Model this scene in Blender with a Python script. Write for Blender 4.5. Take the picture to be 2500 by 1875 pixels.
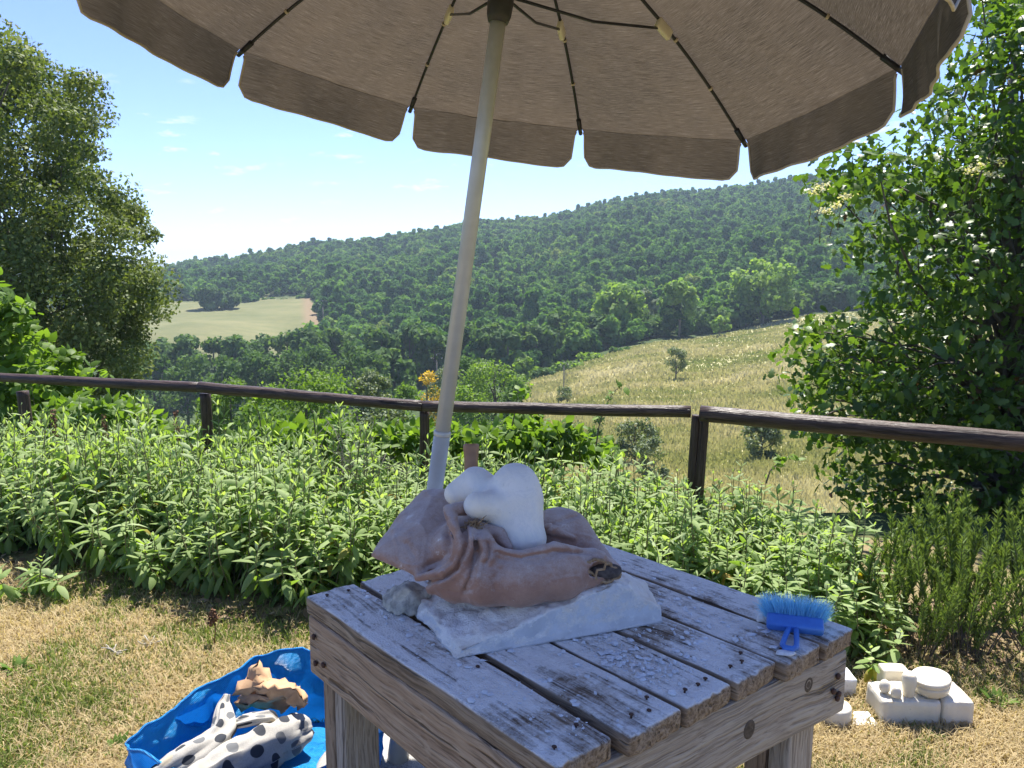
import bpy, bmesh, math, random
import numpy as np
from mathutils import Vector, Matrix

for o in list(bpy.data.objects):
    bpy.data.objects.remove(o)
scene = bpy.context.scene
COL = scene.collection
rng = np.random.default_rng(7)
random.seed(7)

# ------------------------------------------------------------------ camera, sky, sun, exposure
HAZE = 0.00032
FPX = 1950.0                       # focal length in pixels of a 2500 px wide frame
PITCH = math.radians(8.09)
CAMP = np.array([0.0, 0.0, 1.6])
cam_d = bpy.data.cameras.new('camera')
cam_d.sensor_fit = 'HORIZONTAL'; cam_d.sensor_width = 36.0
cam_d.lens = 36.0 * FPX / 2500.0
cam_d.clip_start = 0.05; cam_d.clip_end = 12000
cam = bpy.data.objects.new('camera', cam_d); COL.objects.link(cam)
cam.location = CAMP; cam.rotation_euler = (math.pi / 2 - PITCH, 0, 0)
scene.camera = cam

SUN_AZ = math.radians(9); SUN_EL = math.radians(61)
SUN_DIR = Vector((math.cos(SUN_EL) * math.sin(SUN_AZ), math.cos(SUN_EL) * math.cos(SUN_AZ), math.sin(SUN_EL)))

world = bpy.data.worlds.new('World'); scene.world = world; world.use_nodes = True
wn = world.node_tree.nodes; wl = world.node_tree.links; wn.clear()
w_out = wn.new('ShaderNodeOutputWorld'); w_bg = wn.new('ShaderNodeBackground')
sky = wn.new('ShaderNodeTexSky'); sky.sky_type = 'NISHITA'; sky.sun_disc = False
sky.sun_elevation = SUN_EL; sky.sun_rotation = SUN_AZ
sky.altitude = 1500; sky.air_density = 0.8; sky.dust_density = 0.0; sky.ozone_density = 5.0
w_bg.inputs['Strength'].default_value = 0.100
# small fair-weather clouds low over the hills
w_tc = wn.new('ShaderNodeTexCoord')
w_map = wn.new('ShaderNodeMapping'); w_map.inputs['Scale'].default_value = (13.0, 13.0, 46.0); w_map.inputs['Location'].default_value = (1.3, 0.4, 2.1)
w_n = wn.new('ShaderNodeTexNoise'); w_n.inputs['Scale'].default_value = 1.25; w_n.inputs['Detail'].default_value = 6; w_n.inputs['Roughness'].default_value = 0.62
w_r = wn.new('ShaderNodeMapRange'); w_r.inputs['From Min'].default_value = 0.60; w_r.inputs['From Max'].default_value = 0.72; w_r.clamp = True
w_sep = wn.new('ShaderNodeSeparateXYZ')
w_lo = wn.new('ShaderNodeMapRange'); w_lo.interpolation_type = 'SMOOTHSTEP'
w_lo.inputs['From Min'].default_value = 0.26; w_lo.inputs['From Max'].default_value = 0.12
w_mul = wn.new('ShaderNodeMath'); w_mul.operation = 'MULTIPLY'
w_mul2 = wn.new('ShaderNodeMath'); w_mul2.operation = 'MULTIPLY'; w_mul2.inputs[1].default_value = 0.75
w_mix = wn.new('ShaderNodeMix'); w_mix.data_type = 'RGBA'
w_mix.inputs['B'].default_value = (5.0, 5.0, 5.1, 1)
wl.new(w_tc.outputs['Generated'], w_map.inputs['Vector']); wl.new(w_map.outputs['Vector'], w_n.inputs['Vector'])
wl.new(w_n.outputs['Fac'], w_r.inputs['Value']); wl.new(w_tc.outputs['Generated'], w_sep.inputs[0])
wl.new(w_sep.outputs['Z'], w_lo.inputs['Value'])
wl.new(w_r.outputs['Result'], w_mul.inputs[0]); wl.new(w_lo.outputs['Result'], w_mul.inputs[1])
wl.new(w_mul.outputs[0], w_mul2.inputs[0]); wl.new(w_mul2.outputs[0], w_mix.inputs['Factor'])
w_tint = wn.new('ShaderNodeMix'); w_tint.data_type = 'RGBA'; w_tint.blend_type = 'MULTIPLY'; w_tint.inputs['Factor'].default_value = 1.0
w_tint.inputs['B'].default_value = (.97, .90, 1.07, 1)   # camera white balance
wl.new(sky.outputs['Color'], w_tint.inputs['A']); wl.new(w_tint.outputs['Result'], w_mix.inputs['A']); wl.new(w_mix.outputs['Result'], w_bg.inputs['Color'])
wl.new(w_bg.outputs[0], w_out.inputs['Surface'])

sun_d = bpy.data.lights.new('sun', 'SUN'); sun_d.energy = 4.6; sun_d.angle = math.radians(0.53); sun_d.color = (1.0, 0.95, 0.87)
sun = bpy.data.objects.new('sun', sun_d); COL.objects.link(sun)
sun.rotation_euler = SUN_DIR.to_track_quat('Z', 'Y').to_euler(); sun.location = (20, 30, 40)

scene.view_settings.view_transform = 'Standard'; scene.view_settings.look = 'None'
scene.view_settings.gamma = 1.0; scene.view_settings.exposure = 1.4
scene.view_settings.use_curve_mapping = False
cy = scene.cycles
cy.max_bounces = 7; cy.diffuse_bounces = 4; cy.glossy_bounces = 3; cy.transmission_bounces = 5; cy.transparent_max_bounces = 6
cy.volume_bounces = 0; cy.caustics_reflective = False; cy.caustics_refractive = False
cy.sample_clamp_indirect = 6.0

# ------------------------------------------------------------------ helpers: rays, noise, meshes
SP, CP = math.sin(PITCH), math.cos(PITCH)
def slope(py):
    dy = py - 937.5
    return (dy * CP + FPX * SP) / (FPX * CP - dy * SP)         # drop per metre forward
def at(px, py, Y):                                             # a point of the place seen at px,py, Y metres ahead
    dy = py - 937.5
    fwd = FPX * CP - dy * SP; dn = dy * CP + FPX * SP
    k = Y / fwd
    return np.array([(px - 1250.0) * k, Y, 1.6 - dn * k])
def atz(px, py, z):
    dy = py - 937.5
    fwd = FPX * CP - dy * SP; dn = dy * CP + FPX * SP
    k = (1.6 - z) / dn
    return np.array([(px - 1250.0) * k, fwd * k, z])

def _h(i, j, k, seed):
    n = (i * 374761393 + j * 668265263 + k * 2147483647 + seed * 974634777) & 0xFFFFFFFF
    n = ((n ^ (n >> 13)) * 1274126177) & 0xFFFFFFFF
    n = n ^ (n >> 16)
    return (n & 0xFFFF) / 65535.0
def vnoise(P, scale=1.0, seed=0):
    P = np.asarray(P, float) * scale
    I = np.floor(P).astype(np.int64); Fr = P - I; Fr = Fr * Fr * (3 - 2 * Fr)
    out = 0
    for a in (0, 1):
        for b in (0, 1):
            for c in (0, 1):
                w = (Fr[:, 0] if a else 1 - Fr[:, 0]) * (Fr[:, 1] if b else 1 - Fr[:, 1]) * (Fr[:, 2] if c else 1 - Fr[:, 2])
                out = out + w * _h(I[:, 0] + a, I[:, 1] + b, I[:, 2] + c, seed)
    return out * 2 - 1
def fbm(P, scale=1.0, seed=0, octs=3):
    s = 0; a = 1.0
    for o in range(octs):
        s = s + a * vnoise(P, scale * 2 ** o, seed + o * 17); a *= 0.5
    return s
def norm(v):
    v = np.asarray(v, float); return v / np.maximum(np.linalg.norm(v, axis=-1, keepdims=True), 1e-9)

def tag(o, label=None, cat=None, group=None, kind=None):
    if label: o['label'] = label
    if cat: o['category'] = cat
    if group: o['group'] = group
    if kind: o['kind'] = kind
    return o
def empty(name, loc=(0, 0, 0), rz=0, **kw):
    o = bpy.data.objects.new(name, None); COL.objects.link(o); o.location = loc; o.rotation_euler = (0, 0, rz)
    o.empty_display_size = 0.1
    return tag(o, **kw)
def mesh_np(name, V, Fs, smooth=True, attrs=None, uv=None):
    """V (n,3); Fs list of (m,k) index arrays; attrs {name: per-vertex float}"""
    if not isinstance(Fs, (list, tuple)): Fs = [Fs]
    me = bpy.data.meshes.new(name)
    V = np.ascontiguousarray(V, np.float32)
    Fs = [np.asarray(f, np.int32) for f in Fs if len(f)]
    me.vertices.add(len(V)); me.vertices.foreach_set('co', V.ravel())
    loops = np.concatenate([f.ravel() for f in Fs])
    tot = np.concatenate([np.full(len(f), f.shape[1], np.int32) for f in Fs])
    st = np.concatenate([[0], np.cumsum(tot)[:-1]]).astype(np.int32)
    me.loops.add(len(loops)); me.loops.foreach_set('vertex_index', loops)
    me.polygons.add(len(tot)); me.polygons.foreach_set('loop_start', st)
    me.update(calc_edges=True)
    me.validate()
    if smooth: me.polygons.foreach_set('use_smooth', np.ones(len(me.polygons), bool))
    if attrs:
        for k, a in attrs.items():
            at_ = me.attributes.new(k, 'FLOAT', 'POINT'); at_.data.foreach_set('value', np.ascontiguousarray(a, np.float32))
    if uv is not None:
        ul = me.uv_layers.new(name='UVMap'); ul.data.foreach_set('uv', np.ascontiguousarray(uv[loops], np.float32).ravel())
    return me
def obj(name, me, m=None, parent=None, loc=None, mw=None):
    o = bpy.data.objects.new(name, me); COL.objects.link(o)
    if m is not None and len(me.materials) == 0: me.materials.append(m)
    if parent is not None: o.parent = parent
    if mw is not None: o.matrix_basis = mw
    elif loc is not None: o.location = loc
    return o
class MB:
    """collects pieces (vertices, faces of any size, tint)"""
    def __init__(s): s.V = []; s.F = {}; s.T = []; s.U = []; s.n = 0
    def add(s, V, Fs, tint=0.5, uv=None):
        V = np.asarray(V, float)
        if not isinstance(Fs, (list, tuple)): Fs = [Fs]
        for f in Fs:
            f = np.asarray(f, np.int64)
            if len(f): s.F.setdefault(f.shape[1], []).append(f + s.n)
        s.V.append(V); s.T.append(np.broadcast_to(np.asarray(tint, float), (len(V),)))
        s.U.append(np.zeros((len(V), 2)) if uv is None else uv)
        s.n += len(V); return s
    def mesh(s, name, smooth=True, tint=False, uv=False):
        return mesh_np(name, np.concatenate(s.V), [np.concatenate(v) for v in s.F.values()], smooth,
                       {'tint': np.concatenate(s.T)} if tint else None, np.concatenate(s.U) if uv else None)
    def build(s, name, m, parent=None, smooth=True, tint=False, loc=None, uv=False, mw=None):
        return obj(name, s.mesh(name, smooth, tint, uv), m, parent, loc, mw)

def tube_geo(pts, rad, sides=8, cap=True, flat=None):
    pts = np.asarray(pts, float); n = len(pts); rad = np.broadcast_to(np.asarray(rad, float), (n,))
    tan = norm(np.gradient(pts, axis=0)) if n > 2 else np.repeat(norm(pts[1:] - pts[:1]), 2, 0)
    up = np.array([0, 0, 1.0]) if abs(tan[0][2]) < 0.9 else np.array([1.0, 0, 0])
    N = np.zeros_like(pts); x = norm(np.cross(up, tan[0]))
    for i in range(n):
        x = norm(x - tan[i] * (x @ tan[i])); N[i] = x
    B = np.cross(tan, N)
    a = np.linspace(0, 2 * np.pi, sides, endpoint=False)
    k = 1.0 if flat is None else flat
    V = pts[:, None] + rad[:, None, None] * (np.cos(a)[None, :, None] * N[:, None] + k * np.sin(a)[None, :, None] * B[:, None])
    V = V.reshape(-1, 3)
    i = np.arange(n - 1)[:, None] * sides; j = np.arange(sides)[None]; j2 = (j + 1) % sides
    Q = np.stack([i + j, i + j2, i + sides + j2, i + sides + j], -1).reshape(-1, 4)
    Fs = [Q]
    if cap:
        Fs += [np.arange(sides)[::-1][None], ((n - 1) * sides + np.arange(sides))[None]]
    return V, Fs
def lathe_geo(profile, sides=24):
    pr = np.asarray(profile, float); n = len(pr); a = np.linspace(0, 2 * np.pi, sides, endpoint=False)
    V = np.stack([pr[:, 0:1] * np.cos(a), pr[:, 0:1] * np.sin(a), np.repeat(pr[:, 1:2], sides, 1)], -1).reshape(-1, 3)
    i = np.arange(n - 1)[:, None] * sides; j = np.arange(sides)[None]; j2 = (j + 1) % sides
    Q = np.stack([i + j, i + j2, i + sides + j2, i + sides + j], -1).reshape(-1, 4)
    return V, [Q, np.arange(sides)[::-1][None], ((n - 1) * sides + np.arange(sides))[None]]
def rbox_geo(L, W, T, r, nx=6, ny=4, nz=2):
    """rounded box centred on the origin, surface grid"""
    def ax(h, n):
        s = [-h, -h + .35 * r, -h + r]; e = [h - r, h - .35 * r, h]
        mid = list(np.linspace(-h + r, h - r, n + 1)[1:-1]) if n > 1 else []
        return np.array(s + mid + e)
    X, Y, Z = ax(L / 2, nx), ax(W / 2, ny), ax(T / 2, nz)
    V = []; F = []; idx = {}
    def vid(i, j, k):
        key = (i, j, k)
        if key not in idx: idx[key] = len(V); V.append((X[i], Y[j], Z[k]))
        return idx[key]
    a, b, c = len(X) - 1, len(Y) - 1, len(Z) - 1
    for i in range(a):
        for j in range(b):
            F.append((vid(i, j, c), vid(i + 1, j, c), vid(i + 1, j + 1, c), vid(i, j + 1, c)))
            F.append((vid(i, j, 0), vid(i, j + 1, 0), vid(i + 1, j + 1, 0), vid(i + 1, j, 0)))
    for i in range(a):
        for k in range(c):
            F.append((vid(i, 0, k), vid(i + 1, 0, k), vid(i + 1, 0, k + 1), vid(i, 0, k + 1)))
            F.append((vid(i, b, k), vid(i, b, k + 1), vid(i + 1, b, k + 1), vid(i + 1, b, k)))
    for j in range(b):
        for k in range(c):
            F.append((vid(0, j, k), vid(0, j, k + 1), vid(0, j + 1, k + 1), vid(0, j + 1, k)))
            F.append((vid(a, j, k), vid(a, j + 1, k), vid(a, j + 1, k + 1), vid(a, j, k + 1)))
    V = np.array(V); inner = np.array([L / 2 - r, W / 2 - r, T / 2 - r])
    c_ = np.clip(V, -inner, inner); d = V - c_
    ln = np.linalg.norm(d, axis=1, keepdims=True)
    V = c_ + np.where(ln > 1e-9, d / np.maximum(ln, 1e-9) * r * np.minimum(1, np.abs(d).max(1, keepdims=True) / r), 0)
    return V, np.array(F)
def frame(origin, xdir, zdir):
    x = norm(xdir); z = norm(np.asarray(zdir, float) - x * (np.asarray(zdir, float) @ x)); y = np.cross(z, x)
    M = Matrix(((x[0], y[0], z[0], origin[0]), (x[1], y[1], z[1], origin[1]), (x[2], y[2], z[2], origin[2]), (0, 0, 0, 1)))
    return M
def xf(M, V):
    m = np.array(M); return np.asarray(V) @ m[:3, :3].T + m[:3, 3]

def surface_nets(Fg, org, h):
    ins = Fg < 0; nx, ny, nz = Fg.shape
    c = [ins[a:nx - 1 + a, b:ny - 1 + b, d:nz - 1 + d] for a in (0, 1) for b in (0, 1) for d in (0, 1)]
    s = sum(x.astype(np.int8) for x in c); act = (s > 0) & (s < 8)
    ids = -np.ones(act.shape, np.int64); I = np.argwhere(act); ids[act] = np.arange(len(I))
    acc = np.zeros((len(I), 3)); cnt = np.zeros(len(I))
    cor = [(a, b, d) for a in (0, 1) for b in (0, 1) for d in (0, 1)]
    vals = [Fg[I[:, 0] + a, I[:, 1] + b, I[:, 2] + d] for a, b, d in cor]
    for p in range(8):
        for q in range(p + 1, 8):
            if sum(abs(cor[p][t] - cor[q][t]) for t in range(3)) != 1: continue
            m = (vals[p] < 0) != (vals[q] < 0)
            t = np.where(m, vals[p] / np.where(m, vals[p] - vals[q], 1), 0)[:, None]
            acc += np.where(m[:, None], np.array(cor[p]) * (1 - t) + np.array(cor[q]) * t, 0); cnt += m
    V = org + h * (I + acc / np.maximum(cnt, 1)[:, None])
    Q = []
    for ax in range(3):
        o1, o2 = [(1, 2), (2, 0), (0, 1)][ax]
        sl0 = [slice(1, -1)] * 3; sl1 = [slice(1, -1)] * 3
        sl0[ax] = slice(0, -1); sl1[ax] = slice(1, None)
        A = ins[tuple(sl0)]; B = ins[tuple(sl1)]
        for flip in (0, 1):
            E = np.argwhere((A & ~B) if not flip else (~A & B))
            if not len(E): continue
            E = E.copy()
            for t in range(3):
                if t != ax: E[:, t] += 1
            def g(d1, d2):
                e = E.copy(); e[:, o1] -= d1; e[:, o2] -= d2; return ids[e[:, 0], e[:, 1], e[:, 2]]
            q = np.stack([g(1, 1), g(0, 1), g(0, 0), g(1, 0)], 1)
            Q.append(q[:, ::-1] if flip else q)
    Q = np.concatenate(Q); Q = Q[(Q >= 0).all(1)]
    return V, Q
def sdf_mesh(fn, lo, hi, h, disp=None):
    lo = np.array(lo, float); hi = np.array(hi, float)
    n = np.ceil((hi - lo) / h).astype(int) + 1
    g = np.stack(np.meshgrid(*[lo[i] + h * np.arange(n[i]) for i in range(3)], indexing='ij'), -1).reshape(-1, 3)
    Fg = fn(g).reshape(n)
    V, Q = surface_nets(Fg, lo, h)
    # light smoothing
    nb = np.zeros_like(V); ct = np.zeros(len(V))
    for a, b in ((0, 1), (1, 2), (2, 3), (3, 0)):
        np.add.at(nb, Q[:, a], V[Q[:, b]]); np.add.at(ct, Q[:, a], 1)
        np.add.at(nb, Q[:, b], V[Q[:, a]]); np.add.at(ct, Q[:, b], 1)
    V = V * .5 + .5 * nb / np.maximum(ct, 1)[:, None]
    if disp is not None:
        nn = np.cross(V[Q[:, 2]] - V[Q[:, 0]], V[Q[:, 3]] - V[Q[:, 1]])
        vn = np.zeros_like(V)
        for a in range(4): np.add.at(vn, Q[:, a], nn)
        V = V + norm(vn) * disp(V)[:, None]
    return V, Q
def smin(a, b, k):
    hh = np.clip(.5 + .5 * (b - a) / k, 0, 1); return b + (a - b) * hh - k * hh * (1 - hh)
def sd_ell(P, c, r, R=None):
    q = P - np.asarray(c)
    if R is not None: q = q @ R
    r = np.asarray(r, float); k0 = np.linalg.norm(q / r, axis=1); k1 = np.linalg.norm(q / r ** 2, axis=1)
    return k0 * (k0 - 1) / np.maximum(k1, 1e-9)
def sd_cone(P, a, b, ra, rb):
    a = np.asarray(a); b = np.asarray(b); d = b - a; t = np.clip(((P - a) @ d) / (d @ d), 0, 1)
    return np.linalg.norm(P - a - t[:, None] * d, axis=1) - (ra + (rb - ra) * t)
def sd_chain(P, pts, rad, k=0.004):
    out = None
    for i in range(len(pts) - 1):
        d = sd_cone(P, pts[i], pts[i + 1], rad[i], rad[i + 1])
        out = d if out is None else smin(out, d, k)
    return out

# ------------------------------------------------------------------ materials
def new_mat(name):
    m = bpy.data.materials.new(name); m.use_nodes = True
    nt = m.node_tree; nt.nodes.clear()
    out = nt.nodes.new('ShaderNodeOutputMaterial')
    return m, nt, out
class NT:
    def __init__(s, nt): s.nt = nt
    def __call__(s, typ, ins=None, **kw):
        n = s.nt.nodes.new(typ)
        for k, v in kw.items(): setattr(n, k, v)
        for k, v in (ins or {}).items():
            sock = n.inputs[k]
            if isinstance(v, bpy.types.NodeSocket): s.nt.links.new(v, sock)
            else: sock.default_value = v
        return n
    def ramp(s, fac, stops, interp='LINEAR'):
        n = s.nt.nodes.new('ShaderNodeValToRGB'); cr = n.color_ramp; cr.interpolation = interp
        while len(cr.elements) < len(stops): cr.elements.new(0.5)
        for e, (p, c) in zip(cr.elements, stops): e.position = p; e.color = (*c, 1) if len(c) == 3 else c
        s.nt.links.new(fac, n.inputs[0]); return n.outputs[0]
    def noise(s, vec, scale, detail=3, rough=.55, out='Fac', dist=0):
        n = s('ShaderNodeTexNoise', {'Scale': scale, 'Detail': detail, 'Roughness': rough, 'Distortion': dist})
        if vec is not None: s.nt.links.new(vec, n.inputs['Vector'])
        return n.outputs[out]
    def mapr(s, v, a, b, c=0., d=1.):
        n = s('ShaderNodeMapRange', {'From Min': a, 'From Max': b, 'To Min': c, 'To Max': d}); s.nt.links.new(v, n.inputs['Value']); return n.outputs[0]
    def math(s, op, a, b=0.5):
        n = s('ShaderNodeMath', operation=op)
        for i, v in enumerate((a, b)):
            if isinstance(v, bpy.types.NodeSocket): s.nt.links.new(v, n.inputs[i])
            else: n.inputs[i].default_value = v
        return n.outputs[0]
    def mix(s, f, a, b, blend='MIX'):
        n = s('ShaderNodeMix', data_type='RGBA', blend_type=blend)
        for k, v in (('Factor', f), ('A', a), ('B', b)):
            so = n.inputs[k] if k == 'Factor' else [q for q in n.inputs if q.name == k and q.type == 'RGBA'][0]
            if isinstance(v, bpy.types.NodeSocket): s.nt.links.new(v, so)
            else: so.default_value = (*v, 1) if isinstance(v, tuple) and len(v) == 3 else v
        return [q for q in n.outputs if q.type == 'RGBA'][0]
    def coord(s, kind='Object', scale=(1, 1, 1), loc=(0, 0, 0)):
        t = s('ShaderNodeTexCoord').outputs[kind]
        m = s('ShaderNodeMapping', {'Scale': scale, 'Location': loc}); s.nt.links.new(t, m.inputs['Vector']); return m.outputs[0]
    def bump(s, hgt, strength=.4, dist=.01):
        n = s('ShaderNodeBump', {'Strength': strength, 'Distance': dist}); s.nt.links.new(hgt, n.inputs['Height']); return n.outputs[0]
def principled(n, out, color, rough=.6, normal=None, **kw):
    p = n('ShaderNodeBsdfPrincipled')
    for k, v in (('Base Color', color), ('Roughness', rough), ('Normal', normal)):
        if v is None: continue
        if isinstance(v, bpy.types.NodeSocket): n.nt.links.new(v, p.inputs[k])
        else: p.inputs[k].default_value = (*v, 1) if isinstance(v, tuple) else v
    for k, v in kw.items():
        k = k.replace('_', ' ')
        if isinstance(v, bpy.types.NodeSocket): n.nt.links.new(v, p.inputs[k])
        else: p.inputs[k].default_value = v
    n.nt.links.new(p.outputs[0], out.inputs['Surface']); return p
def simple(name, c1, c2=None, scale=20, rough=.6, bump=0, **kw):
    m, nt, out = new_mat(name); n = NT(nt); co = n.coord()
    f = n.noise(co, scale, 4)
    col = n.mix(n.mapr(f, .35, .65), c1, c2 or c1)
    principled(n, out, col, rough, n.bump(f, .5, bump) if bump else None, **kw); return m
def foliage(name, stops, transl=.35, rough=.5, spec=.4, noise_scale=None, island=False, tcol=None):
    """leaf material: colour from the per-leaf tint, light passes through the blade"""
    m, nt, out = new_mat(name); n = NT(nt)
    if island:
        oi = n('ShaderNodeObjectInfo'); f = n.math('ADD', n.math('MULTIPLY', oi.outputs['Random'], .8), n.mapr(n.noise(oi.outputs['Location'], .022, 3), .3, .7, -.2, .35))
    else: f = n('ShaderNodeAttribute', attribute_name='tint').outputs['Fac']
    if noise_scale:
        nz = n.noise(n.coord('Object'), noise_scale, 2)
        f = n.math('ADD', f, n.mapr(nz, .3, .7, -.22, .22))
    col = n.ramp(f, stops)
    p = n('ShaderNodeBsdfPrincipled', {'Base Color': col, 'Roughness': rough, 'Specular IOR Level': spec})
    tc = n.mix(1.0, col, tcol or (1.5, 1.55, .55), 'MULTIPLY')
    t = n('ShaderNodeBsdfTranslucent', {'Color': tc})
    mx = n('ShaderNodeMixShader', {0: transl, 1: p.outputs[0], 2: t.outputs[0]})
    nt.links.new(mx.outputs[0], out.inputs['Surface']); return m

M = {}
# ---- weathered wood, grain along object X; dust optional
def wood(name, c_dark, c_mid, c_light, dust=0.0, rough=.8, seedloc=(0, 0, 0)):
    m, nt, out = new_mat(name); n = NT(nt)
    rnd = n('ShaderNodeObjectInfo').outputs['Random']
    tc = n('ShaderNodeTexCoord').outputs['Object']
    off = n('ShaderNodeCombineXYZ', {0: n.math('MULTIPLY', rnd, 37.), 1: n.math('MULTIPLY', rnd, 11.), 2: n.math('MULTIPLY', rnd, 5.)}).outputs[0]
    tco = n('ShaderNodeVectorMath', {0: tc, 1: off}, operation='ADD').outputs[0]
    def mp(sc):
        q = n('ShaderNodeMapping', {'Scale': sc}); nt.links.new(tco, q.inputs['Vector']); return q.outputs[0]
    warp = n.noise(mp((3, 6, 6)), 1.0, 3, out='Color')
    v2 = n('ShaderNodeVectorMath', {0: warp, 1: (0, .05, .05)}, operation='MULTIPLY').outputs[0]
    base = n('ShaderNodeVectorMath', {0: tco, 1: v2}, operation='ADD').outputs[0]
    def mp2(sc):
        q = n('ShaderNodeMapping', {'Scale': sc}); nt.links.new(base, q.inputs['Vector']); return q.outputs[0]
    g1 = n.noise(mp2((2.0, 95, 95)), 1.0, 4, .6)
    g2 = n.noise(mp2((7, 190, 190)), 1.0, 3, .6)
    big = n.noise(mp((1.6, 7, 7)), 1.0, 3)
    col = n.ramp(g1, [(.30, c_dark), (.47, c_mid), (.66, c_light)])
    col = n.mix(n.mapr(g2, .38, .5, .55, 0.), col, tuple(x * .35 for x in c_dark))
    col = n.mix(n.mapr(big, .35, .7, 0, .35), col, tuple(x * .62 for x in c_mid))
    crack = n.mapr(n.noise(mp2((1.5, 70, 70)), 1.0, 2, .5), .30, .345, 1., 0.)
    col = n.mix(n.math('MULTIPLY', crack, .6), col, tuple(x * .22 for x in c_dark))
    hgt = n.math('SUBTRACT', n.math('ADD', g1, n.math('MULTIPLY', g2, .5)), crack)
    if dust:
        up = n('ShaderNodeSeparateXYZ', {0: n('ShaderNodeNewGeometry').outputs['Normal']}).outputs['Z']
        wp = n('ShaderNodeNewGeometry').outputs['Position']
        d1 = n.noise(wp, 5.5, 5, .62); d2 = n.noise(wp, 42., 4, .7); d3 = n.noise(wp, 210., 2, .6)
        dm = n.math('ADD', n.math('ADD', n.math('MULTIPLY', d1, 1.6), n.math('MULTIPLY', d2, .6)), n.math('MULTIPLY', d3, .22))
        dm = n.math('SUBTRACT', dm, n.math('MULTIPLY', crack, .16))
        dm = n.math('SUBTRACT', dm, n.mapr(g1, .3, .6, .26, 0.))
        cover = n.mapr(dm, 1.22 - dust, 1.56 - dust)
        cover = n.math('MULTIPLY', cover, n.mapr(up, .35, .92))
        cover = n.math('MINIMUM', cover, .96)
        dcol = n.ramp(d2, [(.3, (.84, .80, .74)), (.7, (.94, .90, .84))])
        col = n.mix(cover, col, dcol)
        hgt = n.math('ADD', n.math('MULTIPLY', hgt, n.math('SUBTRACT', 1.0, n.math('MULTIPLY', cover, .6))), n.math('MULTIPLY', n.math('ADD', d2, d3), n.math('MULTIPLY', cover, 1.0)))
    principled(n, out, col, rough, n.bump(hgt, .9, .006), Specular_IOR_Level=.25)
    return m
M['plank'] = wood('dusty_plank_wood', (.125, .085, .055), (.30, .22, .15), (.42, .335, .245), dust=.43)
M['apron_wood'] = wood('weathered_board_wood', (.27, .175, .112), (.42, .295, .195), (.50, .38, .27))
M['apron_grey'] = wood('silvered_board_wood', (.26, .205, .155), (.42, .355, .285), (.51, .45, .375))
M['leg_wood'] = wood('leg_wood', (.21, .14, .09), (.33, .235, .155), (.41, .31, .215))
M['fence_wood'] = wood('creosoted_fence_wood', (.026, .017, .013), (.066, .042, .032), (.12, .08, .062), rough=.42)
M['rust'] = simple('rusty_iron', (.10, .045, .025), (.05, .025, .02), 300, .8)
M['knot'] = simple('wood_knot', (.06, .045, .032), (.12, .09, .065), 120, .85, .002)
M['dark_metal'] = simple('dark_painted_metal', (.012, .013, .018), (.02, .02, .026), 40, .4)
M['alu'] = simple('brushed_pole_metal', (.62, .60, .53), (.54, .52, .46), 14, .38, Metallic=.12)
M['cream_plastic'] = simple('cream_plastic', (.72, .66, .50), (.66, .6, .46), 30, .45)
M['black_plastic'] = simple('dark_grey_plastic', (.035, .033, .032), (.05, .047, .045), 40, .5)

# ---- parasol cloth
def cloth_canopy():
    m, nt, out = new_mat('linen_parasol_cloth'); n = NT(nt)
    uv = n('ShaderNodeTexCoord').outputs['UV']
    q = n('ShaderNodeMapping', {'Scale': (12., 620., 1.)}); nt.links.new(uv, q.inputs['Vector'])
    q2 = n('ShaderNodeMapping', {'Scale': (36., 1100., 1.)}); nt.links.new(uv, q2.inputs['Vector'])
    s1 = n.noise(q.outputs[0], 1.0, 3, .6); s2 = n.noise(q2.outputs[0], 1.0, 2, .6)
    st = n.math('ADD', n.math('MULTIPLY', s1, .6), n.math('MULTIPLY', s2, .4))
    blot = n.noise(n.coord(), 3.5, 3)
    col = n.ramp(st, [(.36, (.080, .064, .050)), (.50, (.110, .090, .071)), (.60, (.142, .118, .095)), (.72, (.22, .188, .155))])
    col = n.mix(n.mapr(blot, .4, .7, 0, .18), col, (.25, .19, .13))
    p = n('ShaderNodeBsdfPrincipled', {'Base Color': col, 'Roughness': .9, 'Specular IOR Level': .1})
    thin = n.mapr(st, .35, .7, .55, 1.5)
    tc = n.mix(1.0, col, n('ShaderNodeCombineColor', {0: thin, 1: thin, 2: thin}).outputs[0], 'MULTIPLY')
    t = n('ShaderNodeBsdfTranslucent', {'Color': tc})
    mx = n('ShaderNodeMixShader', {0: .27, 1: p.outputs[0], 2: t.outputs[0]})
    nt.links.new(mx.outputs[0], out.inputs['Surface']); return m
M['canopy'] = cloth_canopy()
M['trim'] = simple('pale_canvas_binding', (.55, .46, .36), (.48, .40, .31), 60, .9)

# ---- alabaster, stone, leather
def alabaster(name, c1, c2, vein, sss=.35, rough=.55, vs=9., bump=.001):
    m, nt, out = new_mat(name); n = NT(nt); co = n.coord()
    f = n.noise(co, vs, 5, .6); v = n.noise(co, vs * 1.7, 4, .7, dist=1.2); fine = n.noise(co, 160, 3)
    col = n.mix(n.mapr(f, .35, .68), c1, c2)
    col = n.mix(n.mapr(n.math('ABSOLUTE', n.math('SUBTRACT', v, .5)), .0, .03, .55, 0.), col, vein)
    pts = n.noise(co, 55, 2, .5)
    col = n.mix(n.mapr(pts, .72, .80, 0., .25), col, (.16, .15, .14))
    principled(n, out, col, rough, n.bump(fine, .35, bump), Subsurface_Weight=sss, Subsurface_Radius=(.012, .011, .009), Subsurface_Scale=1.0)
    return m
M['sculpture'] = alabaster('matte_white_alabaster', (.88, .86, .81), (.82, .78, .69), (.74, .73, .70), .4, .62)
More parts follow.
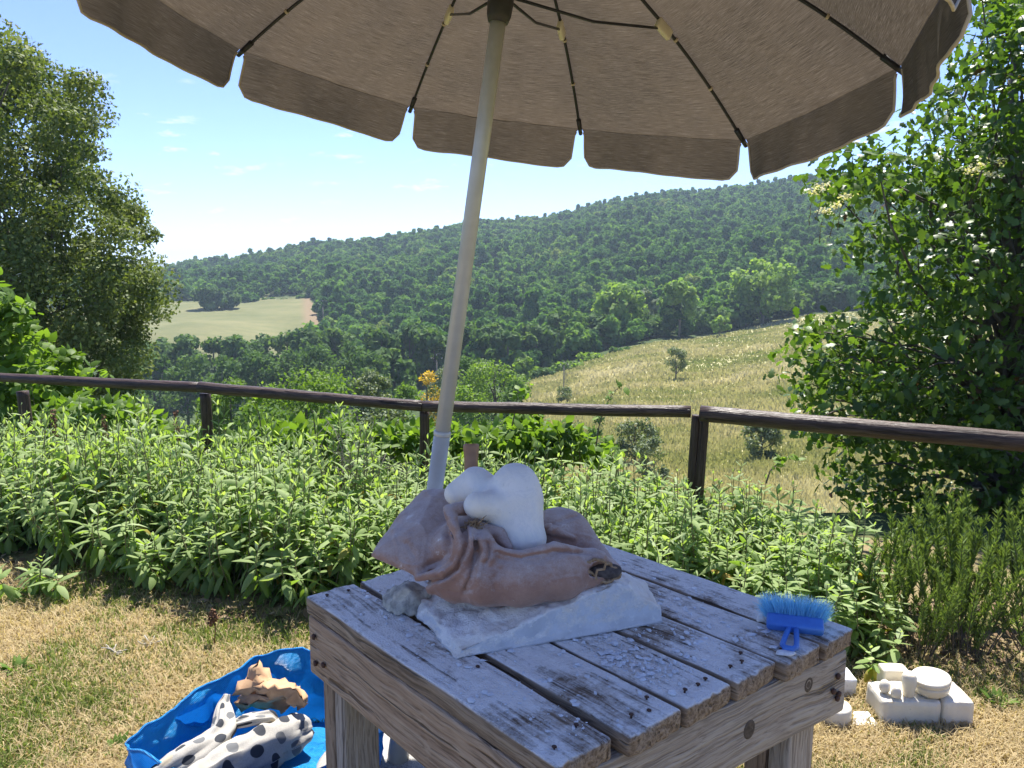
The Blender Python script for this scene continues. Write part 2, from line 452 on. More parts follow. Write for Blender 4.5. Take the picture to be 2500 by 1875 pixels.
M['alabaster'] = alabaster('cream_alabaster', (.70, .66, .55), (.62, .57, .46), (.62, .58, .5), .45, .35)
M['alabaster_cool'] = alabaster('cool_white_alabaster', (.78, .79, .80), (.70, .71, .73), (.6, .6, .6), .3, .4)
def slab_mat():
    m, nt, out = new_mat('raw_alabaster_slab'); n = NT(nt); co = n.coord()
    a = n.noise(co, 14, 5, .65); b = n.noise(co, 60, 4, .7); c = n.noise(co, 6, 3)
    up = n('ShaderNodeSeparateXYZ', {0: n('ShaderNodeNewGeometry').outputs['Normal']}).outputs['Z']
    grey = n.mix(n.mapr(a, .35, .7), (.54, .54, .55), (.72, .72, .73))
    grey = n.mix(n.mapr(b, .58, .68), grey, (.78, .78, .78))
    wht = n.mix(n.mapr(a, .4, .75), (.90, .86, .79), (.80, .69, .54))
    f = n.mapr(n.math('ADD', up, n.math('MULTIPLY', n.math('SUBTRACT', b, .5), .7)), .25, .6)
    col = n.mix(f, grey, wht)
    principled(n, out, col, .55, n.bump(n.math('ADD', n.math('MULTIPLY', b, f), n.math('MULTIPLY', a, .3)), .8, .008), Subsurface_Weight=.2, Subsurface_Radius=(.012, .012, .011), Subsurface_Scale=1.0)
    return m
M['slab'] = slab_mat()
M['rock'] = simple('grey_pitted_stone', (.66, .61, .50), (.24, .225, .20), 34, .9, .02)
def leather():
    m, nt, out = new_mat('dusty_suede_leather'); n = NT(nt); co = n.coord()
    a = n.noise(co, 9, 4, .6); b = n.noise(co, 70, 4, .7); c = n.noise(co, 300, 2); d = n.noise(co, 24, 4, .7)
    col = n.mix(n.mapr(a, .35, .65), (.31, .175, .125), (.41, .26, .20))
    col = n.mix(n.mapr(b, .4, .7, 0, .35), col, (.22, .12, .09))
    up = n('ShaderNodeSeparateXYZ', {0: n('ShaderNodeNewGeometry').outputs['Normal']}).outputs['Z']
    du = n.math('ADD', n.math('MULTIPLY', n.mapr(up, -.1, .95), .75), n.math('MULTIPLY', n.math('SUBTRACT', d, .5), 1.3))
    du = n.math('ADD', du, n.math('MULTIPLY', n.math('SUBTRACT', c, .5), .5))
    col = n.mix(n.mapr(du, .15, .95, 0., .66), col, (.66, .60, .57))
    col = n.mix(n.mapr(n.math('ADD', d, n.math('MULTIPLY', b, .35)), .84, .95, 0., .75), col, (.75, .72, .7))
    principled(n, out, col, .92, n.bump(n.math('ADD', b, n.math('MULTIPLY', c, .5)), .45, .003), Specular_IOR_Level=.15, Sheen_Weight=.25)
    return m
M['leather'] = leather()
M['tear'] = simple('dark_tear_core', (.05, .04, .037), (.13, .11, .10), 60, .95, .004)  # dark tone of the core inside the sandbag's tear
M['fray'] = simple('frayed_jute', (.42, .30, .18), (.30, .19, .10), 120, .95, .003)
M['handle_wood'] = simple('turned_beech_handle', (.36, .20, .105), (.28, .15, .08), 30, .55)

# ---- brush, bag, cloths
M['brush_blue'] = simple('blue_brush_plastic', (.05, .17, .56), (.06, .21, .62), 50, .45)
def bristle():
    m, nt, out = new_mat('light_blue_bristles'); n = NT(nt)
    t = n('ShaderNodeAttribute', attribute_name='tint').outputs['Fac']
    col = n.ramp(t, [(0., (.14, .48, .80)), (.5, (.30, .72, .93)), (1., (.66, .90, .97))])
    p = n('ShaderNodeBsdfPrincipled', {'Base Color': col, 'Roughness': .5})
    tr = n('ShaderNodeBsdfTranslucent', {'Color': col}); mx = n('ShaderNodeMixShader', {0: .4, 1: p.outputs[0], 2: tr.outputs[0]})
    nt.links.new(mx.outputs[0], out.inputs['Surface']); return m
M['bristle'] = bristle()
def bag_mat():
    m, nt, out = new_mat('blue_woven_plastic'); n = NT(nt); co = n.coord()
    w = n('ShaderNodeTexWave', {'Vector': co, 'Scale': 90., 'Distortion': 1.5, 'Detail': 1.}, bands_direction='DIAGONAL').outputs['Fac']
    w2 = n.noise(co, 38, 4, .65); big = n.noise(co, 9, 4, .6)
    col = n.mix(n.mapr(big, .3, .7), (.014, .33, .82), (.04, .43, .92))
    hg = n.math('ADD', n.math('MULTIPLY', w, .12), n.math('ADD', w2, big))
    p = n('ShaderNodeBsdfPrincipled', {'Base Color': col, 'Roughness': .34, 'Normal': n.bump(hg, 1.0, .03)})
    t = n('ShaderNodeBsdfTranslucent', {'Color': (.01, .25, .95, 1)}); mx = n('ShaderNodeMixShader', {0: .22, 1: p.outputs[0], 2: t.outputs[0]})
    nt.links.new(mx.outputs[0], out.inputs['Surface']); return m
M['bag'] = bag_mat()
def polka():
    m, nt, out = new_mat('polka_dot_canvas'); n = NT(nt)
    uv = n('ShaderNodeTexCoord').outputs['UV']
    s = n('ShaderNodeSeparateXYZ', {0: uv})
    cell = .088
    def grid(du, dv, colv, src):
        u = n.math('ADD', n.math('DIVIDE', s.outputs[0], cell), du); v = n.math('ADD', n.math('DIVIDE', s.outputs[1], cell), dv)
        fu = n.math('SUBTRACT', n.math('FRACT', u), .5); fv = n.math('SUBTRACT', n.math('FRACT', v), .5)
        d = n.math('SQRT', n.math('ADD', n.math('MULTIPLY', fu, fu), n.math('MULTIPLY', fv, fv)))
        mk = n.mapr(d, .195, .18)
        wn_ = n('ShaderNodeTexWhiteNoise', {'Vector': n('ShaderNodeCombineXYZ', {0: n.math('FLOOR', u), 1: n.math('FLOOR', v), 2: du * 9}).outputs[0]}).outputs['Value']
        c = n.ramp(wn_, [(0., (.055, .06, .07)), (.52, (.075, .08, .09)), (.55, (.16, .165, .17)), (.74, (.16, .165, .17)), (.76, (.52, .45, .33))], 'CONSTANT')
        return n.mix(mk, src, c)
    fine = n.noise(n.coord(), 260, 2)
    col = n.mix(n.mapr(fine, .3, .7), (.40, .378, .335), (.48, .46, .415))
    col = grid(0., 0., None, col); col = grid(.5, .5, None, col)
    p = n('ShaderNodeBsdfPrincipled', {'Base Color': col, 'Roughness': .92, 'Specular IOR Level': .1, 'Normal': n.bump(fine, .3, .002)})
    t = n('ShaderNodeBsdfTranslucent', {'Color': col}); mx = n('ShaderNodeMixShader', {0: .12, 1: p.outputs[0], 2: t.outputs[0]})
    nt.links.new(mx.outputs[0], out.inputs['Surface']); return m
M['polka'] = polka()
M['kraft'] = simple('brown_kraft_paper', (.50, .315, .175), (.40, .24, .13), 30, .8, .003)

# ---- leaves
M['sage'] = foliage('sage_leaf', [(0., (.38, .26, .06)), (.07, (.30, .28, .06)), (.14, (.125, .19, .055)), (.5, (.20, .285, .095)), (.8, (.29, .375, .155)), (1., (.38, .45, .25))], .42, .7, .25, tcol=(1.35, 1.55, .38))
M['sage_stem'] = simple('sage_stem', (.20, .21, .10), (.15, .12, .06), 40, .85)
M['oak_leaf'] = foliage('oak_leaf', [(0., (.10, .055, .03)), (.02, (.052, .09, .02)), (.5, (.068, .13, .024)), (1., (.14, .22, .038))], .42, .42, .4)
M['holm_leaf'] = foliage('holm_oak_leaf', [(0., (.065, .105, .028)), (.5, (.115, .16, .044)), (1., (.21, .25, .085))], .34, .6, .2, tcol=(1.3, 1.3, .55))
M['vine_leaf'] = foliage('bramble_leaf', [(0., (.075, .13, .022)), (.5, (.115, .20, .032)), (1., (.19, .29, .055))], .45, .55, .25)
M['acacia_leaf'] = foliage('feathery_leaf', [(0., (.085, .15, .028)), (.5, (.135, .225, .040)), (1., (.21, .30, .06))], .42, .6, .2, .25)
M['belt_leaf'] = foliage('dark_oak_leaf', [(0., (.055, .110, .036)), (.5, (.085, .155, .046)), (1., (.13, .20, .062))], .34, .75, .12)
M['poplar_leaf'] = foliage('poplar_leaf', [(0., (.115, .205, .05)), (.5, (.18, .285, .07)), (1., (.26, .36, .10))], .42, .7, .15)
M['olive_leaf'] = foliage('olive_leaf', [(0., (.10, .14, .065)), (.5, (.15, .195, .095)), (1., (.21, .25, .14))], .25, .6, .3)
M['broom_leaf'] = foliage('broom_flower_leaf', [(0., (.09, .14, .03)), (.45, (.14, .17, .03)), (.5, (.55, .36, .015)), (1., (.68, .46, .03))], .3, .6, .3)
M['rosemary'] = foliage('rosemary_needle', [(0., (.07, .115, .034)), (.5, (.125, .19, .05)), (1., (.20, .27, .08))], .3, .5, .3)
M['elder'] = foliage('elder_flower', [(0., (.55, .52, .33)), (1., (.72, .68, .48))], .3, .8, .1)
M['forest_leaf'] = foliage('forest_leaf', [(0., (.045, .105, .036)), (.3, (.070, .155, .046)), (.6, (.105, .205, .056)), (.85, (.15, .255, .068)), (1., (.21, .27, .09))], .38, .85, .08, island=True)
M['bark'] = simple('bark', (.085, .068, .050), (.14, .12, .095), 14, .9, .02)
M['pale_bark'] = simple('pale_bark', (.17, .15, .12), (.24, .22, .18), 10, .9, .02)
M['dry_twig'] = simple('bleached_twig', (.42, .39, .34), (.30, .27, .22), 60, .9)
M['brown_seed'] = simple('dry_seed_head', (.20, .10, .05), (.13, .07, .035), 40, .9)
M['grass'] = foliage('lawn_grass', [(0., (.42, .32, .165)), (.45, (.54, .44, .25)), (.55, (.26, .25, .085)), (.7, (.15, .205, .045)), (1., (.21, .28, .062))], .35, .6, .25, tcol=(1.2, 1.2, .7))
M['hay'] = foliage('dry_meadow_grass', [(0., (.19, .235, .08)), (.35, (.30, .31, .14)), (.7, (.42, .395, .22)), (1., (.55, .51, .34))], .35, .8, .15, tcol=(1.1, 1.05, .75))
M['speckle'] = simple('speckled_concrete', (.50, .48, .44), (.22, .21, .2), 260, .8, .002)

# ================================================================== THE SETTING
# ------------------------------------------------------------------ terrain
T_PX = np.array([-900, 100, 340, 500, 850, 1200, 1650, 2000, 3400], float)
T_T = (T_PX - 1250) / 1931.0
T_Y = np.array([0, 5.7, 9, 16, 30, 60, 100, 150, 190, 235, 330, 450, 560, 650, 900, 1600, 3400], float)
T_Z = np.array([
    [0, -.10, -1.3, -3.6, -8, -14, -20, -25, -25, -21, -17, -19, -24, -26, -30, -40, -55],
    [0, -.10, -1.4, -3.8, -8, -14, -20, -25, -24.5, -19.5, -14.5, -15, -19, -22, -30, -40, -55],
    [0, -.10, -1.5, -4.0, -8, -14, -20, -25, -24, -18.2, -11.5, -10, -11.5, -14, -30, -40, -55],
    [0, -.10, -1.5, -4.0, -8, -14, -20, -25, -24, -17.6, -10.9, -6.0, -.5, -1, -22, -40, -55],
    [0, -.12, -1.6, -4.2, -8, -13, -18, -22, -23, -19.5, -9, 4, 14.5, 14, -10, -40, -55],
    [0, -.15, -1.8, -4.5, -7.8, -11.2, -15.5, -18.5, -19.5, -17, -4, 13, 27, 27, 0, -40, -55],
    [0, -.18, -1.9, -4.3, -7.4, -10.2, -12.2, -12.9, -13.4, -9.5, 8, 30, 48, 47, 10, -40, -55],
    [0, -.18, -1.9, -4.2, -6.8, -8.8, -9.8, -9.5, -9.2, -5, 14, 38, 57.5, 58, 30, -40, -55],
    [0, -.18, -1.8, -3.6, -5.5, -6.5, -6.5, -5, -3, 2, 25, 50, 70, 70, 40, -30, -50]])
def smoothstep01(t): return t * t * (3 - 2 * t)
def terrain(x, y):
    x = np.asarray(x, float); y = np.asarray(y, float)
    yy = np.maximum(y, 1e-3); t = np.where(y > .05, x / yy, np.sign(x) * 9)
    t = np.clip(t, T_T[0], T_T[-1])
    d = np.where(y > .05, np.maximum(y, np.hypot(x, y) * .72), np.hypot(x, y) * .72)
    j = np.clip(np.searchsorted(T_Y, d) - 1, 0, len(T_Y) - 2)
    fy = np.clip((d - T_Y[j]) / (T_Y[j + 1] - T_Y[j]), 0, 1)
    i = np.clip(np.searchsorted(T_T, t) - 1, 0, len(T_T) - 2)
    fx = smoothstep01(np.clip((t - T_T[i]) / (T_T[i + 1] - T_T[i]), 0, 1))
    def row(k): # Catmull-like smoothing along the distance
        a, b = T_Z[k, j], T_Z[k, j + 1]
        h = T_Y[j + 1] - T_Y[j]
        jm = np.maximum(j - 1, 0); jp = np.minimum(j + 2, len(T_Y) - 1)
        s0 = (T_Z[k, j + 1] - T_Z[k, jm]) / np.maximum(T_Y[j + 1] - T_Y[jm], 1e-6); s1 = (T_Z[k, jp] - T_Z[k, j]) / np.maximum(T_Y[jp] - T_Y[j], 1e-6)
        s0 = np.where(j == 0, 0, s0)
        f = fy
        return (2 * f ** 3 - 3 * f ** 2 + 1) * a + (f ** 3 - 2 * f ** 2 + f) * h * s0 + (-2 * f ** 3 + 3 * f ** 2) * b + (f ** 3 - f ** 2) * h * s1
    z = row(i) * (1 - fx) + row(i + 1) * fx
    P = np.stack([x, y, np.zeros_like(x)], -1).reshape(-1, 3)
    amp = np.clip((d - 60) / 200, 0, 1)
    z = z + (fbm(P, 1 / 60., 3, 2).reshape(x.shape)) * 2.2 * amp
    z = np.where(d < 5.0, np.where(d < 4.2, 0, z * (d - 4.2) / .8), z)
    return z
def tz(x, y): return float(terrain(np.array([x]), np.array([y]))[0])
def px_of(x, y): return 1250 + 1931.0 * x / np.maximum(y, .01)
def mask_meadow(x, y):
    p = px_of(x, y); top = np.interp(p, [1255, 1275, 1300, 1500, 1700, 2000, 3400], [90, 118, 134, 162, 180, 202, 220])
    left = np.interp(y, [8, 20, 40, 70, 120], [1100, 1180, 1240, 1265, 1272])
    return (p > left) & (y < top) & (y > 7)
def mask_field(x, y):
    p = px_of(x, y)
    return (p > 40) & (p < np.interp(y, [225, 330], [795, 768])) & (y > 205) & (y < 334 + 0.02 * (p - 400))
nr = 250; na = 560
rr = np.concatenate([np.linspace(0.4, 7, 50), np.geomspace(7.2, 4600, nr - 50)])
aa = np.concatenate([np.radians(np.linspace(-60, 60, na - 60, endpoint=False)), np.radians(np.linspace(60, 300, 60, endpoint=False))])
na = len(aa)
R_, A_ = np.meshgrid(rr, aa, indexing='ij')
gx = (R_ * np.sin(A_)).ravel(); gy = (R_ * np.cos(A_)).ravel(); gz = terrain(gx, gy)
V = np.concatenate([[[0, 0, 0]], np.stack([gx, gy, gz], -1)])
i = np.arange(nr - 1)[:, None] * na + 1; j = np.arange(na)[None]; j2 = (j + 1) % na
Q = np.stack([i + j2, i + j, i + na + j, i + na + j2], -1).reshape(-1, 4)
Tr = np.stack([np.zeros(na, int), 1 + (np.arange(na) + 1) % na, 1 + np.arange(na)], -1)[:, ::-1]
md = mask_meadow(V[:, 0], V[:, 1]).astype(float); fd = mask_field(V[:, 0], V[:, 1]).astype(float)
near = (np.hypot(V[:, 0], V[:, 1]) < 5.2).astype(float)
pf = px_of(V[:, 0], V[:, 1])
red = fd * np.clip((pf - 738) / 18, 0, 1)
def ground_mat():
    m, nt, out = new_mat('ground_cover'); n = NT(nt)
    A = lambda k: n('ShaderNodeAttribute', attribute_name=k).outputs['Fac']
    co = n.coord('Object')
    scrub = n.ramp(n.noise(co, .35, 4), [(.3, (.035, .055, .020)), (.7, (.065, .095, .033))])
    hay = n.mix(n.mapr(n.noise(co, .07, 4, .65), .35, .65), (.28, .27, .13), (.38, .35, .20))
    hay = n.mix(n.mapr(n.noise(co, .9, 4, .7), .4, .7, 0, .5), hay, (.20, .205, .075))
    fieldc = n.mix(n.mapr(n.noise(co, .045, 5, .7), .35, .65), (.115, .125, .054), (.185, .178, .085))
    fieldc = n.mix(n.mapr(n.noise(n.coord('Object', (.5, 2.2, 1)), .12, 4, .7), .45, .7, 0, .6), fieldc, (.10, .125, .05))
    fieldc = n.mix(A('red'), fieldc, (.20, .15, .09))
    g = n.noise(co, 2.2, 5, .7); g2 = n.noise(co, 45, 4, .7)
    lawn = n.mix(n.mapr(g, .38, .62), (.34, .26, .145), (.16, .15, .06))
    lawn = n.mix(n.mapr(g2, .35, .7, 0, .6), lawn, (.10, .075, .045))
    col = n.mix(A('meadow'), scrub, hay); col = n.mix(A('field'), col, fieldc); col = n.mix(A('near'), col, lawn)
    principled(n, out, col, .95, n.bump(n.math('ADD', g2, g), .5, .02), Specular_IOR_Level=.1)
    return m
ground = obj('ground', mesh_np('ground', V, [Q, Tr], True, {'meadow': md, 'field': fd, 'near': near, 'red': red}), ground_mat())
tag(ground, kind='structure')

# blue ridge on the horizon
hx = np.linspace(-2600, 600, 90); hv = []
for k, (dy, s) in enumerate(((0, 0.), (60, .55), (160, 1.), (420, .5), (800, -.3))):
    prof = 9 + 16 * np.exp(-((hx + 1500) / 500) ** 2) + 7 * vnoise(np.stack([hx, hx * 0, hx * 0], -1), 1 / 240., 5)
    hv.append(np.stack([hx, np.full_like(hx, 2700 + dy), np.where(s > 0, -60 + (prof + 60) * (s if s < 1 else 1), -70)], -1))
hv = np.concatenate(hv); i = np.arange(4)[:, None] * 90; j = np.arange(89)[None]
hq = np.stack([i + j, i + j + 1, i + 91 + j, i + 90 + j], -1).reshape(-1, 4)
tag(obj('distant_hills', mesh_np('distant_hills', hv, hq), simple('distant_woods', (.05, .07, .04), (.08, .09, .05), .02, .95)), kind='structure')

# ------------------------------------------------------------------ leaf scattering
def scatter(mb, tV, tF, pos, axis, nrm, scale, tint):
    pos = np.asarray(pos); x = norm(axis); z = nrm - x * (nrm * x).sum(1, keepdims=True); z = norm(z); y = np.cross(z, x)
    scale = np.broadcast_to(np.asarray(scale, float), (len(pos),))[:, None, None]
    V = pos[:, None] + scale * (tV[None, :, 0:1] * x[:, None] + tV[None, :, 1:2] * y[:, None] + tV[None, :, 2:3] * z[:, None])
    n, k = len(pos), len(tV)
    F = (np.asarray(tF)[None] + (np.arange(n) * k)[:, None, None]).reshape(-1, np.asarray(tF).shape[1])
    mb.add(V.reshape(-1, 3), F, np.repeat(np.broadcast_to(tint, (n,)), k))
def leaf_tpl(w, stations, widths, arch=.15, fold=.25, curl=0.):
    t = np.asarray(stations); hw = np.asarray(widths) * w; V = []
    for a, b in zip(t, hw):
        z = arch * (4 * a * (1 - a)) * .5 - curl * a * a
        V += [(a, -b, z - fold * b), (a, 0, z), (a, b, z - fold * b)]
    n = len(t); F = []
    for i in range(n - 1):
        F += [(3 * i, 3 * i + 3, 3 * i + 4, 3 * i + 1), (3 * i + 1, 3 * i + 4, 3 * i + 5, 3 * i + 2)]
    V = np.array(V); V[:, 1] *= 1
    return V, np.array(F)[:, ::-1]
KITE = (np.array([(0, 0, 0), (.45, .32, .06), (1, 0, 0), (.45, -.32, .06)], float), np.array([(0, 3, 2, 1)]))
OAKL = leaf_tpl(.3, [0, .14, .3, .42, .58, .72, .88, 1.0], [.12, .55, .42, .95, .62, 1.0, .62, .12], .12, .18)
OVAL = leaf_tpl(.36, [0, .25, .6, 1.0], [.1, .85, .8, .05], .15, .22)
CARD = (np.array([(-.5, -.42, .03), (.5, -.5, -.05), (.46, .5, .06), (-.52, .4, -.04)], float), np.array([(0, 1, 2, 3)]))
def rdir(n, r=None): 
    r = r or rng; return norm(r.normal(size=(n, 3)))
def clump_leaves(mb, centers, rads, n_per, size, tpl, up=.45, out=.5, rnd=.7, flat=.75, tint=None, jit=.35, shell=.45, r=None):
    r = r or rng
    C = np.repeat(centers, n_per, 0); Rd = np.repeat(rads, n_per)
    d = rdir(len(C), r); rad = r.random(len(C)) ** shell
    off = d * (rad * Rd)[:, None]; off[:, 2] *= flat
    nrm = norm(out * d + np.array([0, 0, up]) + rnd * rdir(len(C), r)); ax = rdir(len(C), r)
    ct = np.repeat(r.random(len(centers)) * .5 + .25, n_per) if tint is None else np.repeat(tint, n_per)
    scatter(mb, tpl[0], tpl[1], C + off, ax, nrm, size * (1 - jit + 2 * jit * r.random(len(C))), np.clip(ct + (r.random(len(C)) - .5) * .5, 0, 1))
def branch(p0, p1, r0, r1, bend=.12, n=6, seed=None, sides=6, r=None):
    r = r or rng
    t = np.linspace(0, 1, n)[:, None]; L = np.linalg.norm(np.asarray(p1) - p0)
    w = (r.normal(size=(1, 3)) * bend * L * np.sin(np.pi * t)) * .5 + r.normal(size=(n, 3)) * bend * .12 * L * np.sin(np.pi * t)
    P = np.asarray(p0) * (1 - t) + np.asarray(p1) * t + w
    return tube_geo(P, r0 + (r1 - r0) * t[:, 0], sides)

# ------------------------------------------------------------------ the wooded hillside (one mass of trees)
def far_tree(seed, H=9., W=6.4, lumps=17, per=44, size=.78):
    r = np.random.default_rng(seed); mb = MB()
    c = []; rad = []
    for k in range(lumps):
        a = r.random() * 6.283; h = .35 + .62 * r.random(); q = (1 - ((h - .5) / .62) ** 2) * (.25 + .65 * r.random()) * W * .5
        c.append((q * math.cos(a), q * math.sin(a), h * H)); rad.append(W * (.12 + .12 * r.random()))
    c.append((0, 0, .88 * H)); rad.append(W * .2)
    clump_leaves(mb, np.array(c), np.array(rad), per, size, CARD, up=.5, out=1.0, rnd=.35, flat=.9, shell=.2, r=r)
    return mesh_np('forest_tree', np.concatenate(mb.V), [np.concatenate(v) for v in mb.F.values()], False)
fcol = bpy.data.collections.new('forest_tree_kinds')
for k, (H, W) in enumerate(((8.5, 8.2), (9.5, 7.2), (7, 8.6), (10.5, 5.8), (9., 7.), (6.5, 7.))):
    o = bpy.data.objects.new('forest_tree_kind', far_tree(100 + k, H, W)); o.data.materials.append(M['forest_leaf']); fcol.objects.link(o)
sp = 3.5
X, Y = np.meshgrid(np.arange(-420, 620, sp), np.arange(150, 620, sp))
X = X.ravel() + (rng.random(X.size) - .5) * sp * 1.1; Y = Y.ravel() + (rng.random(Y.size) - .5) * sp * 1.1
p = px_of(X, Y)
start = np.interp(p, [-500, 330, 700, 860, 1000, 1270, 1300, 1500, 1700, 2000, 3400], [225, 225, 205, 178, 168, 150, 160, 172, 188, 210, 228])
keep = (Y > start) & ~mask_field(X, Y - 2) & ~mask_field(X, Y + 3) & (p > -250) & (p < 3000)
keep &= ~((p < 790) & (Y < 238) & (Y > 205) & mask_field(X, Y + 12))
X, Y = X[keep], Y[keep]; Z = terrain(X, Y)
pm = bpy.data.meshes.new('forest_points'); pm.vertices.add(len(X)); pm.vertices.foreach_set('co', np.stack([X, Y, Z - .6], -1).astype(np.float32).ravel())
sc = (.38 + .68 * rng.random(len(X)) ** 1.7) * np.where((rng.random(len(X)) < .05) & (Y < 450), 1.3, 1.)
for nm, ty, arr in (('tscale', 'FLOAT', sc), ('trot', 'FLOAT', rng.random(len(X)) * 6.283), ('tidx', 'INT', rng.integers(0, 6, len(X)))):
    a = pm.attributes.new(nm, ty, 'POINT'); a.data.foreach_set('value', arr.astype(np.float32 if ty == 'FLOAT' else np.int32))
forest = bpy.data.objects.new('forest', pm); COL.objects.link(forest)
pm.materials.append(M['forest_leaf'])
ng = bpy.data.node_groups.new('forest_scatter', 'GeometryNodeTree')
ng.interface.new_socket('Geometry', in_out='INPUT', socket_type='NodeSocketGeometry'); ng.interface.new_socket('Geometry', in_out='OUTPUT', socket_type='NodeSocketGeometry')
N = ng.nodes.new; L = ng.links.new
gi = N('NodeGroupInput'); go = N('NodeGroupOutput'); ci = N('GeometryNodeCollectionInfo'); ci.inputs['Collection'].default_value = fcol
ci.inputs['Separate Children'].default_value = True; ci.inputs['Reset Children'].default_value = True
iop = N('GeometryNodeInstanceOnPoints'); iop.inputs['Pick Instance'].default_value = True
def na_(nm, ty):
    q = N('GeometryNodeInputNamedAttribute'); q.data_type = ty; q.inputs['Name'].default_value = nm; return q.outputs['Attribute']
cx = N('ShaderNodeCombineXYZ'); L(na_('trot', 'FLOAT'), cx.inputs['Z'])
m2p = N('GeometryNodeMeshToPoints'); L(gi.outputs[0], m2p.inputs['Mesh'])
L(m2p.outputs['Points'], iop.inputs['Points']); L(ci.outputs[0], iop.inputs['Instance']); L(na_('tidx', 'INT'), iop.inputs['Instance Index'])
L(cx.outputs[0], iop.inputs['Rotation']); L(na_('tscale', 'FLOAT'), iop.inputs['Scale']); L(iop.outputs[0], go.inputs[0])
mod = forest.modifiers.new('scatter', 'NODES'); mod.node_group = ng
tag(forest, 'dense green woodland covering the far hillside', 'forest', kind='stuff')

# ------------------------------------------------------------------ single trees and shrubs of the middle distance
def mid_tree(name, label, cat, px, top_py, wpx, Y, mat, group=None, n=1600, size=.5, lumps=16, crown_from=.12, trunk=True, barkm='bark', shape=1.0, seed=0, tpl=None, flat=.9, out=.85, rnd=.5, taper=0., base_z=None):
    r = np.random.default_rng(seed + int(px) * 3 + int(Y)); tpl = tpl or CARD
    top = at(px, top_py, Y); x = top[0]; zb = tz(x, Y) if base_z is None else base_z
    H = top[2] - zb; W = wpx * Y / 1931.0
    t = empty(name, (x, Y, zb - .05), label=label, cat=cat, group=group)
    c = []; rad = []
    for k in range(lumps):
        a = r.random() * 6.283; h = crown_from + (1 - crown_from) * (.08 + .86 * r.random())
        hh = (h - crown_from) / (1 - crown_from)
        prof = math.sqrt(max(0.02, 1 - (2 * hh - 1) ** 2 * .85)) * (1 - taper * hh)
        q = prof * W * .5 * (.35 + .5 * r.random()); rd = W * (.13 + .10 * r.random()) * shape
        c.append((q * math.cos(a), q * math.sin(a), min(h * H, H - rd * .8))); rad.append(rd)
    c.append((0, 0, H - W * .16 * shape)); rad.append(W * .17 * shape)
    c = np.array(c); rad = np.array(rad); mb = MB()
    clump_leaves(mb, c, rad, max(8, n // len(c)), size, tpl, up=.45, out=out, rnd=rnd, flat=flat, shell=.3, r=r)
    mb.build('crown', mat, t, smooth=False, tint=True)
    if trunk:
        tb = MB(); tr = max(.05, W * .03)
        tb.add(*tube_geo([(0, 0, 0), (W * .01, 0, H * .3), (-W * .012, W * .01, H * .6), (0, 0, H * .85)], [tr, tr * .8, tr * .5, tr * .2], 7))
        for k in r.permutation(len(c))[:7]:
            z0 = max(.12 * H, c[k][2] * (.3 + .3 * r.random()))
            tb.add(*branch(np.array([0, 0, z0]), c[k], tr * .45, tr * .12, r=r, sides=5))
        tb.build('trunk', M[barkm], t)
    return t
ORD = ['leftmost', 'second from left', 'third from left', 'fourth from left', 'fifth from left', 'sixth from left', 'seventh from left', 'eighth from left']
def rank(lst, px): return ORD[sorted(q[0] for q in lst).index(px)]
# poplars along the wood's edge
mid_tree('poplar_tree', 'left tall yellow-green poplar with domed crown at top of meadow', 'tree', 1515, 690, 135, 186, M['poplar_leaf'], n=2600, size=.75, lumps=26, crown_from=.05, shape=.85, seed=1)
mid_tree('poplar_tree', 'slim yellow-green poplar with bare trunk, middle of meadow edge', 'tree', 1662, 682, 98, 184, M['poplar_leaf'], n=2200, size=.7, lumps=24, crown_from=.18, barkm='pale_bark', shape=.85, seed=2)
mid_tree('poplar_tree', 'tall grey-green poplar beside the oak, right end of meadow edge', 'tree', 1868, 632, 150, 196, M['poplar_leaf'], n=2600, size=.8, lumps=26, crown_from=.15, barkm='pale_bark', shape=.85, seed=3)
mid_tree('poplar_tree', 'lower grey-green poplar between the slim poplar and the tall one', 'tree', 1825, 672, 95, 200, M['poplar_leaf'], n=1500, size=.75, lumps=18, crown_from=.12, shape=.85, seed=4)
mid_tree('willow_tree', 'pale willow just behind the left tall poplar', 'tree', 1578, 705, 80, 196, M['olive_leaf'], n=1400, size=.7, lumps=16, crown_from=.1, seed=5)
mid_tree('young_tree', 'small pale young tree at the foot of the wood, top of meadow', 'tree', 1758, 772, 52, 178, M['poplar_leaf'], n=500, size=.5, lumps=9, crown_from=.3, barkm='pale_bark', seed=6)
# dark trees closing the wood above the meadow
LST = ((1310, 790, 110, 168), (1390, 760, 120, 176), (1455, 770, 100, 180), (1600, 770, 110, 188), (1715, 745, 120, 194), (1780, 735, 110, 200), (1930, 700, 120, 208), (2010, 690, 120, 214))
for k, (px, tp, w, Y) in enumerate(LST):
    mid_tree('oak_tree', f'dark oak at the front of the wood above the meadow, {rank(LST, px)}', 'tree', px, tp, w, Y, M['belt_leaf'], 'dark oaks above the meadow', n=1500, size=.85, lumps=16, crown_from=.0, seed=20 + k)
# low shrubs along the meadow's upper edge
LST = ((1330, 898, 70, 138), (1385, 880, 80, 146), (1250, 905, 90, 128), (1450, 862, 85, 156), (1520, 848, 70, 160), (1290, 872, 75, 142))
for k, (px, tp, w, Y) in enumerate(LST):
    mid_tree('edge_shrub', f'low green shrub along the upper edge of the meadow, {rank(LST, px)}', 'shrub', px, tp, w, Y, M['acacia_leaf'] if k % 2 else M['belt_leaf'], 'shrubs along the meadow edge', n=600, size=.55, lumps=9, crown_from=0, trunk=False, seed=40 + k)
